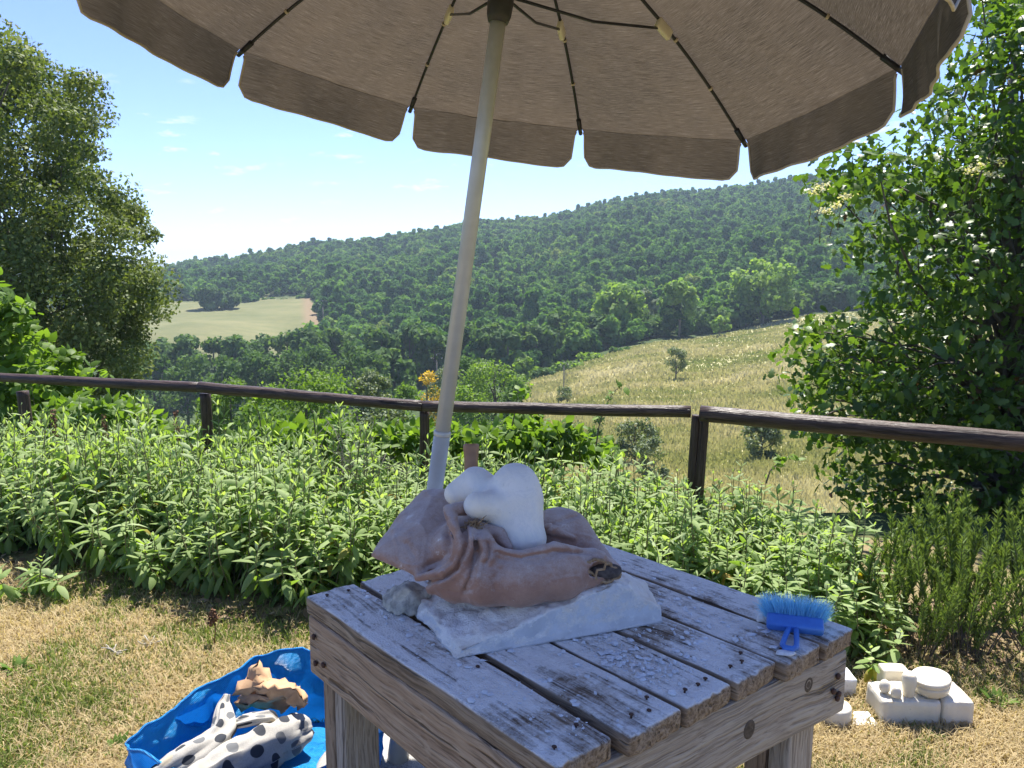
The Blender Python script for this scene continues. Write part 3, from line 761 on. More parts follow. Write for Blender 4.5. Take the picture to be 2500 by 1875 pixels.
# olives on the meadow
mid_tree('olive_tree', 'round olive tree standing alone in the middle of the meadow', 'tree', 1652, 846, 64, 98, M['olive_leaf'], n=1500, size=.24, lumps=14, crown_from=.3, seed=60, tpl=KITE)
mid_tree('olive_tree', 'small silvery olive at the foot of the utility pole', 'tree', 1378, 944, 50, 92, M['olive_leaf'], n=900, size=.22, lumps=10, crown_from=.15, seed=61, tpl=KITE)
mid_tree('olive_tree', 'grey-green olive bush in the low meadow, left of the double fence post', 'shrub', 1552, 1022, 105, 42, M['olive_leaf'], n=2200, size=.17, lumps=14, crown_from=.12, seed=62, tpl=KITE)
mid_tree('olive_tree', 'pale silvery olive shoots beside the low meadow olive bush', 'shrub', 1600, 1062, 95, 36, M['olive_leaf'], n=1500, size=.15, lumps=12, crown_from=.0, trunk=False, seed=63, tpl=KITE)
mid_tree('olive_tree', 'dark olive bush in the low meadow, right of the double fence post', 'shrub', 1862, 1022, 100, 40, M['olive_leaf'], n=2400, size=.17, lumps=16, crown_from=.05, seed=64, tpl=KITE)
mid_tree('olive_tree', 'low dark shrub in the meadow close above the brambles', 'shrub', 1462, 1012, 70, 40, M['belt_leaf'], n=900, size=.17, lumps=9, crown_from=0, trunk=False, seed=65, tpl=KITE)
# round bushes at the left end of the meadow
mid_tree('round_bush', 'rounded green willow bush at the left end of the meadow', 'bush', 1208, 874, 175, 74, M['acacia_leaf'], n=3200, size=.3, lumps=20, crown_from=.0, seed=70, tpl=KITE)
mid_tree('round_bush', 'taller dark green bush just right of the parasol pole', 'bush', 1150, 870, 130, 80, M['belt_leaf'], n=2200, size=.34, lumps=16, crown_from=.0, seed=71, tpl=KITE)
mid_tree('broom_bush', 'yellow flowering broom bush left of the parasol pole', 'bush', 1042, 908, 105, 76, M['broom_leaf'], n=1500, size=.26, lumps=12, crown_from=.0, seed=72, tpl=KITE)
mid_tree('round_bush', 'grey-green bush behind the yellow broom', 'bush', 1085, 895, 100, 82, M['olive_leaf'], n=1200, size=.3, lumps=12, crown_from=.0, seed=73, tpl=KITE)
mid_tree('round_bush', 'low dark bush at the foot of the rounded willow bush', 'bush', 1262, 925, 90, 66, M['belt_leaf'], n=1500, size=.28, lumps=14, crown_from=.0, trunk=False, seed=74, tpl=KITE)
mid_tree('round_bush', 'low green bush behind the rail just left of the parasol pole', 'bush', 985, 935, 120, 58, M['acacia_leaf'], n=1800, size=.26, lumps=16, crown_from=.0, trunk=False, seed=75, tpl=KITE)
mid_tree('round_bush', 'low green bush behind the rail just right of the parasol pole', 'bush', 1130, 940, 140, 52, M['acacia_leaf'], n=1800, size=.26, lumps=16, crown_from=.0, trunk=False, seed=76, tpl=KITE)
# the oak on the far field and its companions
mid_tree('field_oak', 'broad dark oak casting shadow on the far pale field', 'tree', 512, 702, 80, 300, M['belt_leaf'], n=1500, size=1.3, lumps=18, crown_from=.0, seed=80)
mid_tree('field_oak', 'dark oak touching the broad oak on the far field', 'tree', 560, 710, 50, 304, M['belt_leaf'], n=900, size=1.3, lumps=12, crown_from=.0, seed=81)
mid_tree('field_oak', 'small round tree on the upper edge of the far field', 'tree', 608, 714, 44, 332, M['forest_leaf'], n=700, size=1.2, lumps=10, crown_from=.0, seed=82)
LST = ((420, 728, 40), (460, 736, 36), (655, 728, 40), (700, 730, 44), (745, 722, 46))
for k, (px, tp, w) in enumerate(LST):
    mid_tree('field_edge_bush', f'bush along the upper edge of the far field, {rank(LST, px)}', 'bush', px, tp, w, 336, M['belt_leaf'], 'bushes above the far field', n=500, size=1.1, lumps=8, crown_from=0, trunk=False, seed=90 + k)
# belt of dark oaks in the valley below the far field
belt = [(330, 832, 110, 150), (395, 822, 110, 165), (455, 815, 115, 158), (520, 822, 110, 168), (580, 816, 115, 160), (640, 812, 110, 172), (700, 806, 115, 165), (760, 800, 115, 160), (815, 796, 110, 168),
        (370, 865, 120, 120), (450, 862, 125, 126), (540, 866, 120, 118), (620, 856, 125, 124), (700, 850, 125, 128), (780, 842, 130, 122), (860, 835, 120, 132), (905, 858, 110, 118), (300, 872, 120, 112)]
for k, (px, tp, w, Y) in enumerate(belt):
    mid_tree('belt_oak', 'dark green oak in the tree belt below the far field', 'tree', px, tp, w, Y, M['belt_leaf'], 'oaks in the valley belt', n=2200, size=.62, lumps=20, crown_from=.0, seed=110 + k, tpl=KITE if Y < 140 else CARD)
LST = ((930, 800, 105, 150), (1000, 790, 110, 160), (1060, 800, 110, 156), (1130, 785, 110, 165), (1190, 790, 110, 160), (1240, 810, 100, 150), (960, 850, 100, 128))
for k, (px, tp, w, Y) in enumerate(LST):
    mid_tree('valley_oak', f'oak at the foot of the wooded hill behind the parasol pole, {rank(LST, px)}', 'tree', px, tp, w, Y, M['belt_leaf'], 'oaks at the foot of the hill', n=1800, size=.75, lumps=18, crown_from=.0, seed=140 + k)
# nearer, bright, feathery trees just below the fence
near_b = [('bright yellow-green feathery tree below the fence, left of the broad one', 560, 918, 210, 30, 'acacia_leaf'), ('broad fresh green tree below the fence, between two fence posts', 745, 893, 290, 32, 'acacia_leaf'),
          ('grey-green tree at the right end of the trees below the fence', 905, 900, 130, 36, 'olive_leaf'), ('low green tree hidden behind the fence rail and sage', 660, 985, 240, 22, 'belt_leaf'), ('low shrub of grey-green leaves below the rail near the pole', 930, 985, 140, 24, 'olive_leaf')]
for k, (lb, px, tp, w, Y, mt) in enumerate(near_b):
    mid_tree('feathery_tree', lb, 'tree', px, tp, w, Y, M[mt], n=11000 if k < 3 else 5000, size=.155, lumps=34, crown_from=.0, seed=160 + k, tpl=KITE, out=.7, rnd=.6)

# ------------------------------------------------------------------ meadow grass (uncountable)
n0 = 110000
X = []; Y = []
ys = np.exp(rng.uniform(math.log(22), math.log(205), n0)); ps = rng.uniform(1150, 2700, n0); xs = (ps - 1250) / 1931.0 * ys
k = mask_meadow(xs, ys); xs, ys = xs[k], ys[k]; zs = terrain(xs, ys)
P3 = np.stack([xs, ys, zs], -1); pn = fbm(P3 * np.array([1, 1, 0]), 1 / 14., 9, 3); pn2 = vnoise(P3 * np.array([1, 1, 0]), 1 / 3., 31)
mb = MB(); tuft = (np.array([(-.5, 0, 0), (.5, 0, 0), (.32, .05, 1), (-.12, -.05, 1.12)], float), np.array([(0, 1, 2, 3)]))
a = rng.uniform(-.8, .8, len(xs)); xax = np.stack([np.cos(a), np.sin(a), a * 0], -1)
ht = (.16 + .24 * rng.random(len(xs))) * (1 + .4 * pn) * np.clip(ys / 45, .5, 1.3)
lean = rng.normal(size=(len(xs), 3)) * .25
Vt = tuft[0]
up = norm(np.array([0, 0, 1.]) + lean)
W_ = (.10 + .16 * rng.random(len(xs))) * np.clip(ys / 60, .35, 2.)
Vv = P3[:, None] + W_[:, None, None] * Vt[None, :, 0:1] * xax[:, None] + ht[:, None, None] * Vt[None, :, 2:3] * up[:, None]
mb.add(Vv.reshape(-1, 3), np.arange(len(xs) * 4).reshape(-1, 4), np.repeat(np.clip(.52 + .42 * pn + .25 * pn2 + .2 * (rng.random(len(xs)) - .5), 0, 1), 4))
tag(mb.build('meadow_grass', M['hay'], smooth=False, tint=True), 'tall dry golden grass covering the meadow slope', 'grass', kind='stuff')

# ------------------------------------------------------------------ utility poles
def utility_pole(label, px, top_py, Y, base_py=None, v=True, r=.09):
    top = at(px, top_py, Y); zb = tz(top[0], Y); H = top[2] - zb
    t = empty('utility_pole', (top[0], Y, zb), label=label, cat='pole')
    mb = MB(); mb.add(*tube_geo([(0, 0, 0), (0, 0, H * .5), (0, 0, H)], [r, r * .9, r * .75], 8)); mb.build('pole', M['pale_bark'], t)
    s = H * .13
    arms = MB()
    for sx in (-1, 1):
        arms.add(*tube_geo([(0, 0, H - .05), (sx * s * .9, 0, H + s * .55)], r * .35, 6)); arms.add(*tube_geo([(sx * s * .9, 0, H + s * .55), (sx * s * .6, 0, H + s * 1.1)], r * .35, 6))
    arms.add(*tube_geo([(-s * .6, 0, H + s * 1.1), (s * .6, 0, H + s * 1.1)], r * .35, 6))
    arms.build('cross_arm', M['dark_metal'], t)
    for q in ((-s * .9, H + s * .55), (s * .9, H + s * .55), (0, H + s * 1.1)):
        V_, F_ = lathe_geo([(r * .3, 0), (r * .7, .03), (r * .45, .09), (r * .75, .14), (r * .2, .2)], 8); V_ = V_ + np.array([q[0], 0, q[1] - .22])
        MB().add(V_, F_).build('insulator', M['alu'], t)
utility_pole('slim utility pole standing at the left edge of the meadow', 1377, 893, 98)
utility_pole('distant pale utility pole at the right corner of the far field', 788, 748, 232, r=.14)
utility_pole('dark utility pole top showing over the yellow broom', 1066, 880, 108)

# ------------------------------------------------------------------ the air between here and the hills
V_, F_ = rbox_geo(7600, 7000, 172, 1.0, 1, 1, 1)
hm, hnt, hout = new_mat('haze_air')
pv = hnt.nodes.new('ShaderNodeVolumePrincipled'); pv.inputs['Density'].default_value = HAZE if 'HAZE' in globals() else 0.00055
pv.inputs['Color'].default_value = (.66, .83, 1.0, 1); pv.inputs['Anisotropy'].default_value = .15
hnt.links.new(pv.outputs[0], hout.inputs['Volume'])
tag(obj('haze', mesh_np('haze', V_ + np.array([0, 1000, 16.]), F_, False), hm), kind='stuff')

# ------------------------------------------------------------------ big trees left and right
def poly_samples(poly, n, r):
    poly = np.array(poly, float); lo, hi = poly.min(0), poly.max(0); out = []
    while len(out) < n:
        p = lo + (hi - lo) * r.random((4 * n, 2)); ins = np.zeros(len(p), bool); j = len(poly) - 1
        for i in range(len(poly)):
            a, b = poly[i], poly[j]
            cond = ((a[1] > p[:, 1]) != (b[1] > p[:, 1])) & (p[:, 0] < (b[0] - a[0]) * (p[:, 1] - a[1]) / (b[1] - a[1] + 1e-12) + a[0])
            ins ^= cond; j = i
        out += list(p[ins])
    return np.array(out[:n])
def crown_in(poly, n, Y0, dY, axis_px, half_px, r):
    """clump centres filling a crown whose silhouette is the polygon, with real depth about Y0"""
    p = poly_samples(poly, n, r)
    e = np.clip(1 - ((p[:, 0] - axis_px) / half_px) ** 2, .08, 1) ** .5
    Y = Y0 + dY * e * (2 * r.random(n) - 1)
    return np.array([at(a, b, y) for (a, b), y in zip(p, Y)])
r_ = np.random.default_rng(41)
# left: big evergreen oak on the slope beyond the fence
polyL = [(-420, 60), (-100, 60), (60, 100), (122, 165), (150, 240), (175, 195), (205, 180), (245, 270), (235, 345), (230, 385), (275, 430), (300, 500), (345, 510), (372, 560), (362, 630), (392, 712), (352, 770), (335, 860), (320, 960), (-420, 960)]
cl = crown_in(polyL, 520, 20.5, 3.6, -60, 470, r_)
tL = empty('evergreen_oak', (*(lambda q: (q[0], q[1], tz(q[0], q[1]) - .1))(at(-40, 900, 20.5)),), label='huge olive-green evergreen oak at the left edge beyond the fence', cat='tree')
base = np.array(tL.location); mb = MB(); dens = r_.random(len(cl))
clump_leaves(mb, cl - base, (.40 + .42 * r_.random(len(cl)) ** 1.5), 330, .105, KITE, up=.5, out=.9, rnd=.5, flat=.72, shell=.33, r=r_)
mb.build('crown', M['holm_leaf'], tL, smooth=False, tint=True)
tb = MB(); top = at(-20, 240, 20.5) - base
tb.add(*tube_geo([(0, 0, 0), (.15, 0, 2.5), (-.1, .1, 5.5), top * .8, top], [.32, .27, .2, .12, .05], 10))
for q in r_.permutation(len(cl))[:90]:
    c = cl[q] - base; z0 = np.clip(c[2] * (.35 + .35 * r_.random()), .8, top[2] * .8)
    tb.add(*branch(np.array([0, 0, z0]), c, .07, .012, .18, r=r_, sides=5))
tb.build('trunk', M['bark'], tL)
# right: broad-leaved oak close to the fence
polyR = [(2330, -60), (2420, 0), (2380, 120), (2310, 200), (2245, 300), (2170, 340), (2010, 410), (1995, 450), (2050, 500), (2060, 560), (2010, 600), (2060, 660), (2140, 700), (2150, 760), (2060, 770), (1985, 800), (1920, 850), (1905, 880), (1960, 910), (1950, 960), (2000, 1010), (1960, 1060), (2010, 1110), (2050, 1200), (2140, 1290), (2250, 1380), (2800, 1400), (2800, -60)]
clR = crown_in(polyR, 760, 6.6, 1.35, 2420, 560, r_)
bR = at(2440, 1300, 6.6); zR = tz(bR[0], bR[1])
tR = empty('broadleaf_oak', (bR[0], bR[1], zR - .05), label='leafy green oak with lobed leaves at the right edge behind the fence', cat='tree')
base = np.array(tR.location); mb = MB()
ct = np.where(r_.random(len(clR)) < .0015, 0., .2 + .6 * r_.random(len(clR)))
rdR = .17 + .13 * r_.random(len(clR))
clump_leaves(mb, clR - base, rdR, 32, .080, OAKL, up=.55, out=.5, rnd=.65, flat=.65, tint=ct, shell=.45, r=r_)
mb.build('crown', M['oak_leaf'], tR, smooth=True, tint=True)
tb = MB(); top = at(2480, 60, 6.6) - base
tb.add(*tube_geo([(0, 0, 0), (.05, 0, 1.), (-.03, .05, 2.2), top * .75, top], [.13, .11, .085, .05, .02], 10))
for q in r_.permutation(len(clR))[:240]:
    c = clR[q] - base; z0 = np.clip(c[2] * (.45 + .3 * r_.random()), .3, top[2] * .9)
    tb.add(*branch(np.array([top[0] * z0 / top[2] * .5, top[1] * z0 / top[2] * .5, z0]), c, .024, .004, .2, r=r_, sides=5))
tb.build('trunk', M['bark'], tR)
# cream elder-like flower heads on shoots among the oak's outer leaves
for lb_, heads in (('cream flower heads on an elder shoot at the left rim of the oak', ((2005, 455), (2040, 500), (2015, 515), (2060, 480), (1990, 470))), ('cream flower heads on an elder shoot in the middle of the oak', ((2395, 400), (2420, 425), (2370, 418), (2440, 392)))):
    eb = empty('elder_shrub', tuple(at(*heads[0], 5.2)), label=lb_, cat='shrub'); base = np.array(eb.location)
    for (a, b) in heads:
        c = at(a, b, 5.2) - base; mb = MB(); mb.add(*branch(c - np.array([-.02, -.12, .2]), c, .003, .0015, r=r_, sides=4)); nf = 40; o = r_.normal(size=(nf, 3)) * np.array([.026, .026, .012])
        sm_ = mb.build('stem', M['sage_stem'], eb); mb = MB()
        scatter(mb, CARD[0], CARD[1], c + o, rdir(nf, r_), norm(np.array([0, -.3, 1]) + .4 * rdir(nf, r_)), .014, r_.random(nf))
        fo_ = mb.build('flower_head', M['elder'], eb, tint=True); fo_['kind'] = 'stuff'

# ------------------------------------------------------------------ brambles and vines behind the fence
def bush(name, label, poly, n, Y0, dY, mat, per, size, tpl, cat='bush', stems=14, rad=(.10, .10), seed=0, up=.6, out=.4):
    r = np.random.default_rng(900 + seed); pl = np.array(poly, float); ax = (pl[:, 0].min() + pl[:, 0].max()) / 2; hw = (pl[:, 0].max() - pl[:, 0].min()) / 2
    c = crown_in(poly, n, Y0, dY, ax, hw, r); bx = at(ax, 1000, Y0); zb = tz(bx[0], Y0)
    t = empty(name, (bx[0], Y0, zb - .03), label=label, cat=cat); base = np.array(t.location); mb = MB()
    clump_leaves(mb, c - base, rad[0] + rad[1] * r.random(n), per, size, tpl, up=up, out=out, rnd=.6, flat=.7, shell=.5, r=r)
    mb.build('foliage', mat, t, tint=True)
    sb = MB()
    for q in r.permutation(n)[:stems]:
        cc = c[q] - base; sb.add(*branch(np.array([cc[0] * .5 + r.normal() * .1, cc[1] * .5, 0.]), cc, .012, .003, .2, r=r, sides=5))
    sb.build('stem', M['sage_stem'], t); return t
bush('vine_thicket', 'tall light green leafy thicket behind the fence at the far left', [(-250, 720), (0, 700), (60, 770), (100, 830), (170, 870), (180, 910), (240, 930), (240, 1000), (200, 1060), (-250, 1060)], 210, 8.2, .9, M['vine_leaf'], 34, .10, OVAL, rad=(.13, .12), seed=1)
bush('vine_thicket', 'light green thicket under the rail between the two left posts', [(120, 985), (300, 985), (400, 1040), (460, 1075), (460, 1120), (120, 1120)], 70, 7.0, .6, M['vine_leaf'], 30, .09, OVAL, rad=(.10, .1), seed=2)
bush('bramble_bush', 'bramble tangle behind the fence right of the left middle post', [(560, 1085), (640, 1060), (720, 1040), (820, 1050), (880, 1070), (900, 1130), (560, 1130)], 90, 6.3, .5, M['vine_leaf'], 28, .085, OVAL, rad=(.09, .08), seed=3)
bush('bramble_bush', 'bramble rising above the rail right of the parasol pole', [(1140, 1060), (1240, 1035), (1290, 1015), (1330, 1035), (1400, 1050), (1470, 1085), (1490, 1120), (1140, 1130)], 90, 5.6, .45, M['vine_leaf'], 24, .075, OVAL, rad=(.07, .07), seed=4)
bush('bramble_bush', 'low light green weeds at the fence between pole and dark post', [(920, 1050), (1000, 1055), (1120, 1055), (1130, 1100), (920, 1100)], 50, 6., .4, M['vine_leaf'], 26, .08, OVAL, rad=(.08, .08), seed=6)
# single arching bramble canes
def cane(label, pts, Y, nl=12, size=.06, seed=0, name='bramble_cane'):
    r = np.random.default_rng(500 + seed); W3 = np.array([at(a, b, Y) for a, b in pts]); t = empty(name, tuple(W3[0]), label=label, cat='plant'); W3 = W3 - W3[0]
    k = np.linspace(0, len(W3) - 1, 16); P = np.stack([np.interp(k, np.arange(len(W3)), W3[:, d]) for d in range(3)], -1)
    MB().add(*tube_geo(P, np.linspace(.005, .0015, 16), 5)).build('stem', M['bark'], t)
    ii = r.integers(6, 16, nl); LA = P[ii] + r.normal(size=(nl, 3)) * .012, norm(rdir(nl, r) + np.array([0, -.2, .1])), norm(np.array([0, -.2, 1]) + .5 * rdir(nl, r)), size * (.6 + .7 * r.random(nl)), .4 + .6 * r.random(nl)
    for q in range(nl):
        mb = MB(); scatter(mb, OVAL[0], OVAL[1], *[z[q:q + 1] for z in LA]); mb.build('leaf', M['vine_leaf'], t, tint=True)
cane('thin reddish bramble cane arching above the rail toward the meadow', [(1455, 1090), (1462, 1040), (1478, 990), (1500, 955), (1520, 940)], 5.2, 14, .055, 1)
cane('leafy bramble cane standing right of the double fence post', [(1870, 1180), (1880, 1150), (1905, 1125), (1940, 1112)], 4.3, 22, .05, 2)
cane('leafy shoot poking above the rail right of the parasol pole', [(1250, 1040), (1262, 985), (1262, 960), (1300, 948)], 5.1, 16, .06, 3)
cane('leafy shoot rising over the bramble near the left middle post', [(640, 1060), (632, 1010), (622, 985), (640, 970)], 5.6, 16, .06, 4)
cane('pale leafy shoot rising over the bramble between the middle posts', [(770, 1060), (765, 1010), (752, 985), (768, 968)], 5.6, 14, .06, 5)

# ------------------------------------------------------------------ fence
fence = empty('wooden_fence', tuple(at(505, 1000, 5.33) * np.array([1, 1, 0])), label='dark brown rustic rail fence running behind the sage bed', cat='fence')
fb = np.array(fence.location)
def log(name, a, b, ra, rb, seed, sides=14, n=26, wob=.0022, flat=1.0):
    a = np.array(a); b = np.array(b); L = np.linalg.norm(b - a); r = np.random.default_rng(seed)
    V_, F_ = tube_geo(np.stack([np.linspace(0, L, n), wob * np.cumsum(r.normal(size=n)) * .35, wob * np.cumsum(r.normal(size=n)) * .35], -1), np.linspace(ra, rb, n), sides, True)
    rad = V_[:, 1:] ; V_[:, 1:] *= (1 + .035 * vnoise(V_ * np.array([3, 30, 30]), 1., seed))[:, None]
    e = (np.abs(V_[:, 0]) < 1e-6) | (np.abs(V_[:, 0] - L) < 1e-6); V_[e, 1:] *= .82
    V_[:, 1] *= flat
    o = MB().add(V_, F_).build(name, M['fence_wood'], None, mw=frame(a - fb, b - a, (0, 0, 1) if abs((b - a)[2]) < .5 * L else (0, -1, 0)))
    o.parent = fence; return o
def up_to(px, top, bot_x, Y, rad, seed):
    t = at(px, top, Y); z = min(tz(t[0], Y), 0) - .05; s = (bot_x - px) * Y / 1931
    log('post', (t[0] + s, Y, z), t, rad * 1.03, rad, seed)
r0 = at(-340, 905, 6.35); r1 = at(497, 946, 5.33); r2 = at(1033, 992, 4.85); r3 = at(1700, 1006, 4.42); r4 = at(1706, 1009, 4.36); r5 = at(2760, 1100, 3.55)
log('rail', r0, r1 + norm(r1 - r0) * .02, .032, .036, 1); log('rail', r1 - norm(r2 - r1) * .03, r2, .038, .034, 2)
log('rail', r2 + norm(r3 - r2) * .006, r3 + norm(r2 - r3) * .03, .034, .034, 3); log('rail', r4 + norm(r5 - r4) * .01, r5, .045, .048, 4)
up_to(52, 955, 66, 5.88, .043, 5); up_to(503, 960, 510, 5.36, .036, 6); up_to(1033, 1004, 1032, 4.88, .030, 7)
up_to(1700, 1014, 1686, 4.42, .026, 8); up_to(1722, 1018, 1704, 4.40, .027, 9); up_to(2680, 1100, 2680, 3.64, .045, 10)

# ------------------------------------------------------------------ sage bed
SAGE_T = [leaf_tpl(.165, [0, .12, .35, .65, .88, 1.], [.10, .45, .95, .9, .5, .04], ar, fo, cu) for ar, fo, cu in ((.10, .5, .12), (.14, .45, .35), (.1, .55, .6))]
def sage_shrub(seed, n_shoot=13, H=.58, spread=.21, yellow=.05, narrow=1.0):
    r = np.random.default_rng(3000 + seed); lf = MB(); stm = MB()
    for s in range(n_shoot):
        a = r.random() * 6.283; q = spread * math.sqrt(r.random()); h = H * (.52 + .58 * r.random()) * (1 - .25 * (q / spread) ** 2)
        b = np.array([q * .35 * math.cos(a), q * .35 * math.sin(a), 0.]); tp = np.array([q * math.cos(a) + r.normal() * .05, q * math.sin(a) + r.normal() * .05, h])
        t = np.linspace(0, 1, 7)[:, None]; P = b * (1 - t) + tp * t; P[:, :2] += (np.sin(np.pi * t) * (tp - b)[None, :2] * .35 + r.normal(size=(1, 2)) * .012 * np.sin(np.pi * t))
        stm.add(*tube_geo(P, np.linspace(.0042, .0018, 7), 4, False))
        np_ = r.integers(8, 11); ph = r.random() * 6.283
        for i in range(np_):
            f = i / (np_ - 1)                      # 0 tip, 1 lowest pair
            u = 1 - .78 * f ** 1.05
            k = u * 6; i0 = min(int(k), 5); c = P[i0] * (1 - (k - i0)) + P[i0 + 1] * (k - i0)
            L = (.032 + .070 * min(1, f * 2.1)) * (.65 + .7 * r.random()) * (1. if f < .75 else .9)
            el = math.radians(62 - 78 * min(1, f * 1.6) + r.normal() * 16) if f < .6 else math.radians(-10 - 50 * r.random())
            for sd in (0, 1):
                az = ph + i * 1.5708 + sd * math.pi + r.normal() * .4
                ax = np.array([math.cos(az) * math.cos(el), math.sin(az) * math.cos(el), math.sin(el)])
                nr_ = np.array([-math.cos(az) * math.sin(el), -math.sin(az) * math.sin(el), math.cos(el)]) + r.normal(size=3) * .38
                yl = f > .5 and r.random() < yellow
                tint = r.random() * .12 if yl else np.clip(.22 + .72 * (1 - f) + r.normal() * .14, .14, 1)
                tp_ = SAGE_T[0 if f < .25 else (1 if r.random() < .6 else 2)]
                scatter(lf, tp_[0] * np.array([1, narrow, 1]), tp_[1], c[None], ax[None], nr_[None], L, tint)
    return lf.mesh('sage_foliage', True, True), stm.mesh('sage_stems')
kinds = [sage_shrub(k, 16 + k % 4, .58, .22, .04, 1. if k % 2 else .8) for k in range(10)] + [sage_shrub(20 + k, 13, .58, .2, .5, .72) for k in range(3)]
for lm_, sm_ in kinds: lm_.materials.append(M['sage']); sm_.materials.append(M['sage_stem'])
front = np.array([(-4.6, 5.1), (-3.4, 4.65), (-2.6, 4.2), (-2.0, 3.95), (-1.45, 3.62), (-1.0, 3.5), (-.3, 3.42), (.4, 3.36), (1.0, 3.25), (1.25, 3.12), (1.62, 3.1)])
backl = np.array([(-4.6, 6.4), (-3.5, 6.0), (-2.2, 5.5), (-1., 5.15), (0., 4.95), (1.0, 4.62), (1.7, 4.25)])
hgt_x = np.array([-4.6, -2.2, -.8, 0., .8, 1.3, 1.7]); hgt_v = np.array([1.18, 1.12, 1.04, .98, .92, .88, .84])
spots = []
yrow = 0
for x in np.arange(-4.4, 1.7, .245):
    f0 = np.interp(x, front[:, 0], front[:, 1]); b0 = np.interp(x, backl[:, 0], backl[:, 1])
    nrow = max(3, int(round((b0 - f0) / .255)))
    for k in range(nrow):
        y = f0 + .16 + (b0 - f0 - .2) * (k + .5 * ((int(round(x / .245))) % 2)) / nrow
        spots.append((x + rng.normal() * .04, y + rng.normal() * .04, k == 0, k >= nrow - 1))
nsage = 0
for (x, y, isfront, isback) in spots:
    px = px_of(x, y)
    if px < -180 or px > 2330: continue
    yel = (-.75 < x < -.1 and 3.9 < y < 4.7 and rng.random() < .6) or (-.55 < x < -.25 and isfront)
    k = 10 + rng.integers(3) if yel else rng.integers(10)
    hs = np.interp(x, hgt_x, hgt_v) * (.74 + .5 * rng.random()) * (.84 if isfront else 1.)
    if yel: lb = 'sage shrub with yellowing drooping leaves in the sage bed'; g = 'yellowing sage shrubs'
    elif isfront: lb = 'grey-green sage shrub in the front row along the lawn'; g = 'sage shrubs along the lawn'
    elif isback: lb = 'light green sage shrub in the back row under the fence rail'; g = 'sage shrubs along the fence'
    else: lb = 'pale green sage shrub in the middle of the dense sage bed'; g = 'sage shrubs inside the bed'
    t = empty('sage_shrub', (x, y, 0. if y < 5 else tz(x, y)), rng.random() * 6.283, label=lb, cat='sage', group=g); t.scale = (1.05, 1.05, hs); t.rotation_euler.x = rng.normal() * .09; t.rotation_euler.y = rng.normal() * .09
    obj('foliage', kinds[k][0], None, t); obj('stem', kinds[k][1], None, t); nsage += 1
# the small sage plant standing alone in front of the bed at the left
q = atz(95, 1455, 0.); lm_, sm_ = sage_shrub(77, 5, .2, .1, .0); lm_.materials.append(M['sage']); sm_.materials.append(M['sage_stem'])
t = empty('sage_shrub', tuple(q), label='small low sage plant standing alone on the lawn at the left', cat='sage'); obj('foliage', lm_, None, t); obj('stem', sm_, None, t)
# dead twiggy plant between the pole and the middle post
t = empty('dead_shrub', (-.87, 4.55, 0), label='dead grey twiggy stems standing in the sage left of the pole', cat='shrub'); sb = MB(); r_ = np.random.default_rng(5)
for k in range(26):
    a = r_.random() * 6.283; e = np.array([.3 * math.cos(a) * r_.random(), .25 * math.sin(a) * r_.random(), .45 + .33 * r_.random()]); sb.add(*branch(np.array([0, 0, .1]), e, .004, .0012, .25, r=r_, sides=4))
    for q in range(3): sb.add(*branch(e * (.6 + .13 * q), e * (.6 + .13 * q) + r_.normal(size=3) * .07 + np.array([0, 0, .05]), .002, .0008, .2, r=r_, sides=3))
sb.build('twig', M['pale_bark'], t)
# rusty brown dock-like seed spikes
for (px, py, Y, lb) in ((132, 1035, 4.9, 'rusty brown seed spike in front of the leftmost fence post'), (255, 1045, 5.0, 'rusty brown seed spike in the sage left of the left middle post'), (430, 1035, 5., 'brown seed spike in the sage just left of the left middle post'), (520, 1520, 3.25, 'short brown dried spike at the front edge of the sage bed')):
    c = at(px, py, Y); t = empty('seed_spike', (c[0], c[1], c[2] - .42 if py < 1200 else 0.), label=lb, cat='plant'); mb = MB(); r_ = np.random.default_rng(int(px)); hh = .5 if py < 1200 else c[2] + .05
    mb.add(*tube_geo([(0, 0, 0), (.01, 0, hh * .5), (0, 0, hh)], [.003, .0025, .001], 5)); nb = 130
    pz = hh * (.62 + .4 * r_.random(nb)); a = r_.random(nb) * 6.283; pr = .006 + .016 * r_.random(nb) * (1.1 - (pz / hh - .6))
    scatter(mb, CARD[0], CARD[1], np.stack([pr * np.cos(a), pr * np.sin(a), pz], -1), rdir(nb, r_), rdir(nb, r_), .010, .5)
    mb.build('spike', M['brown_seed'], t)

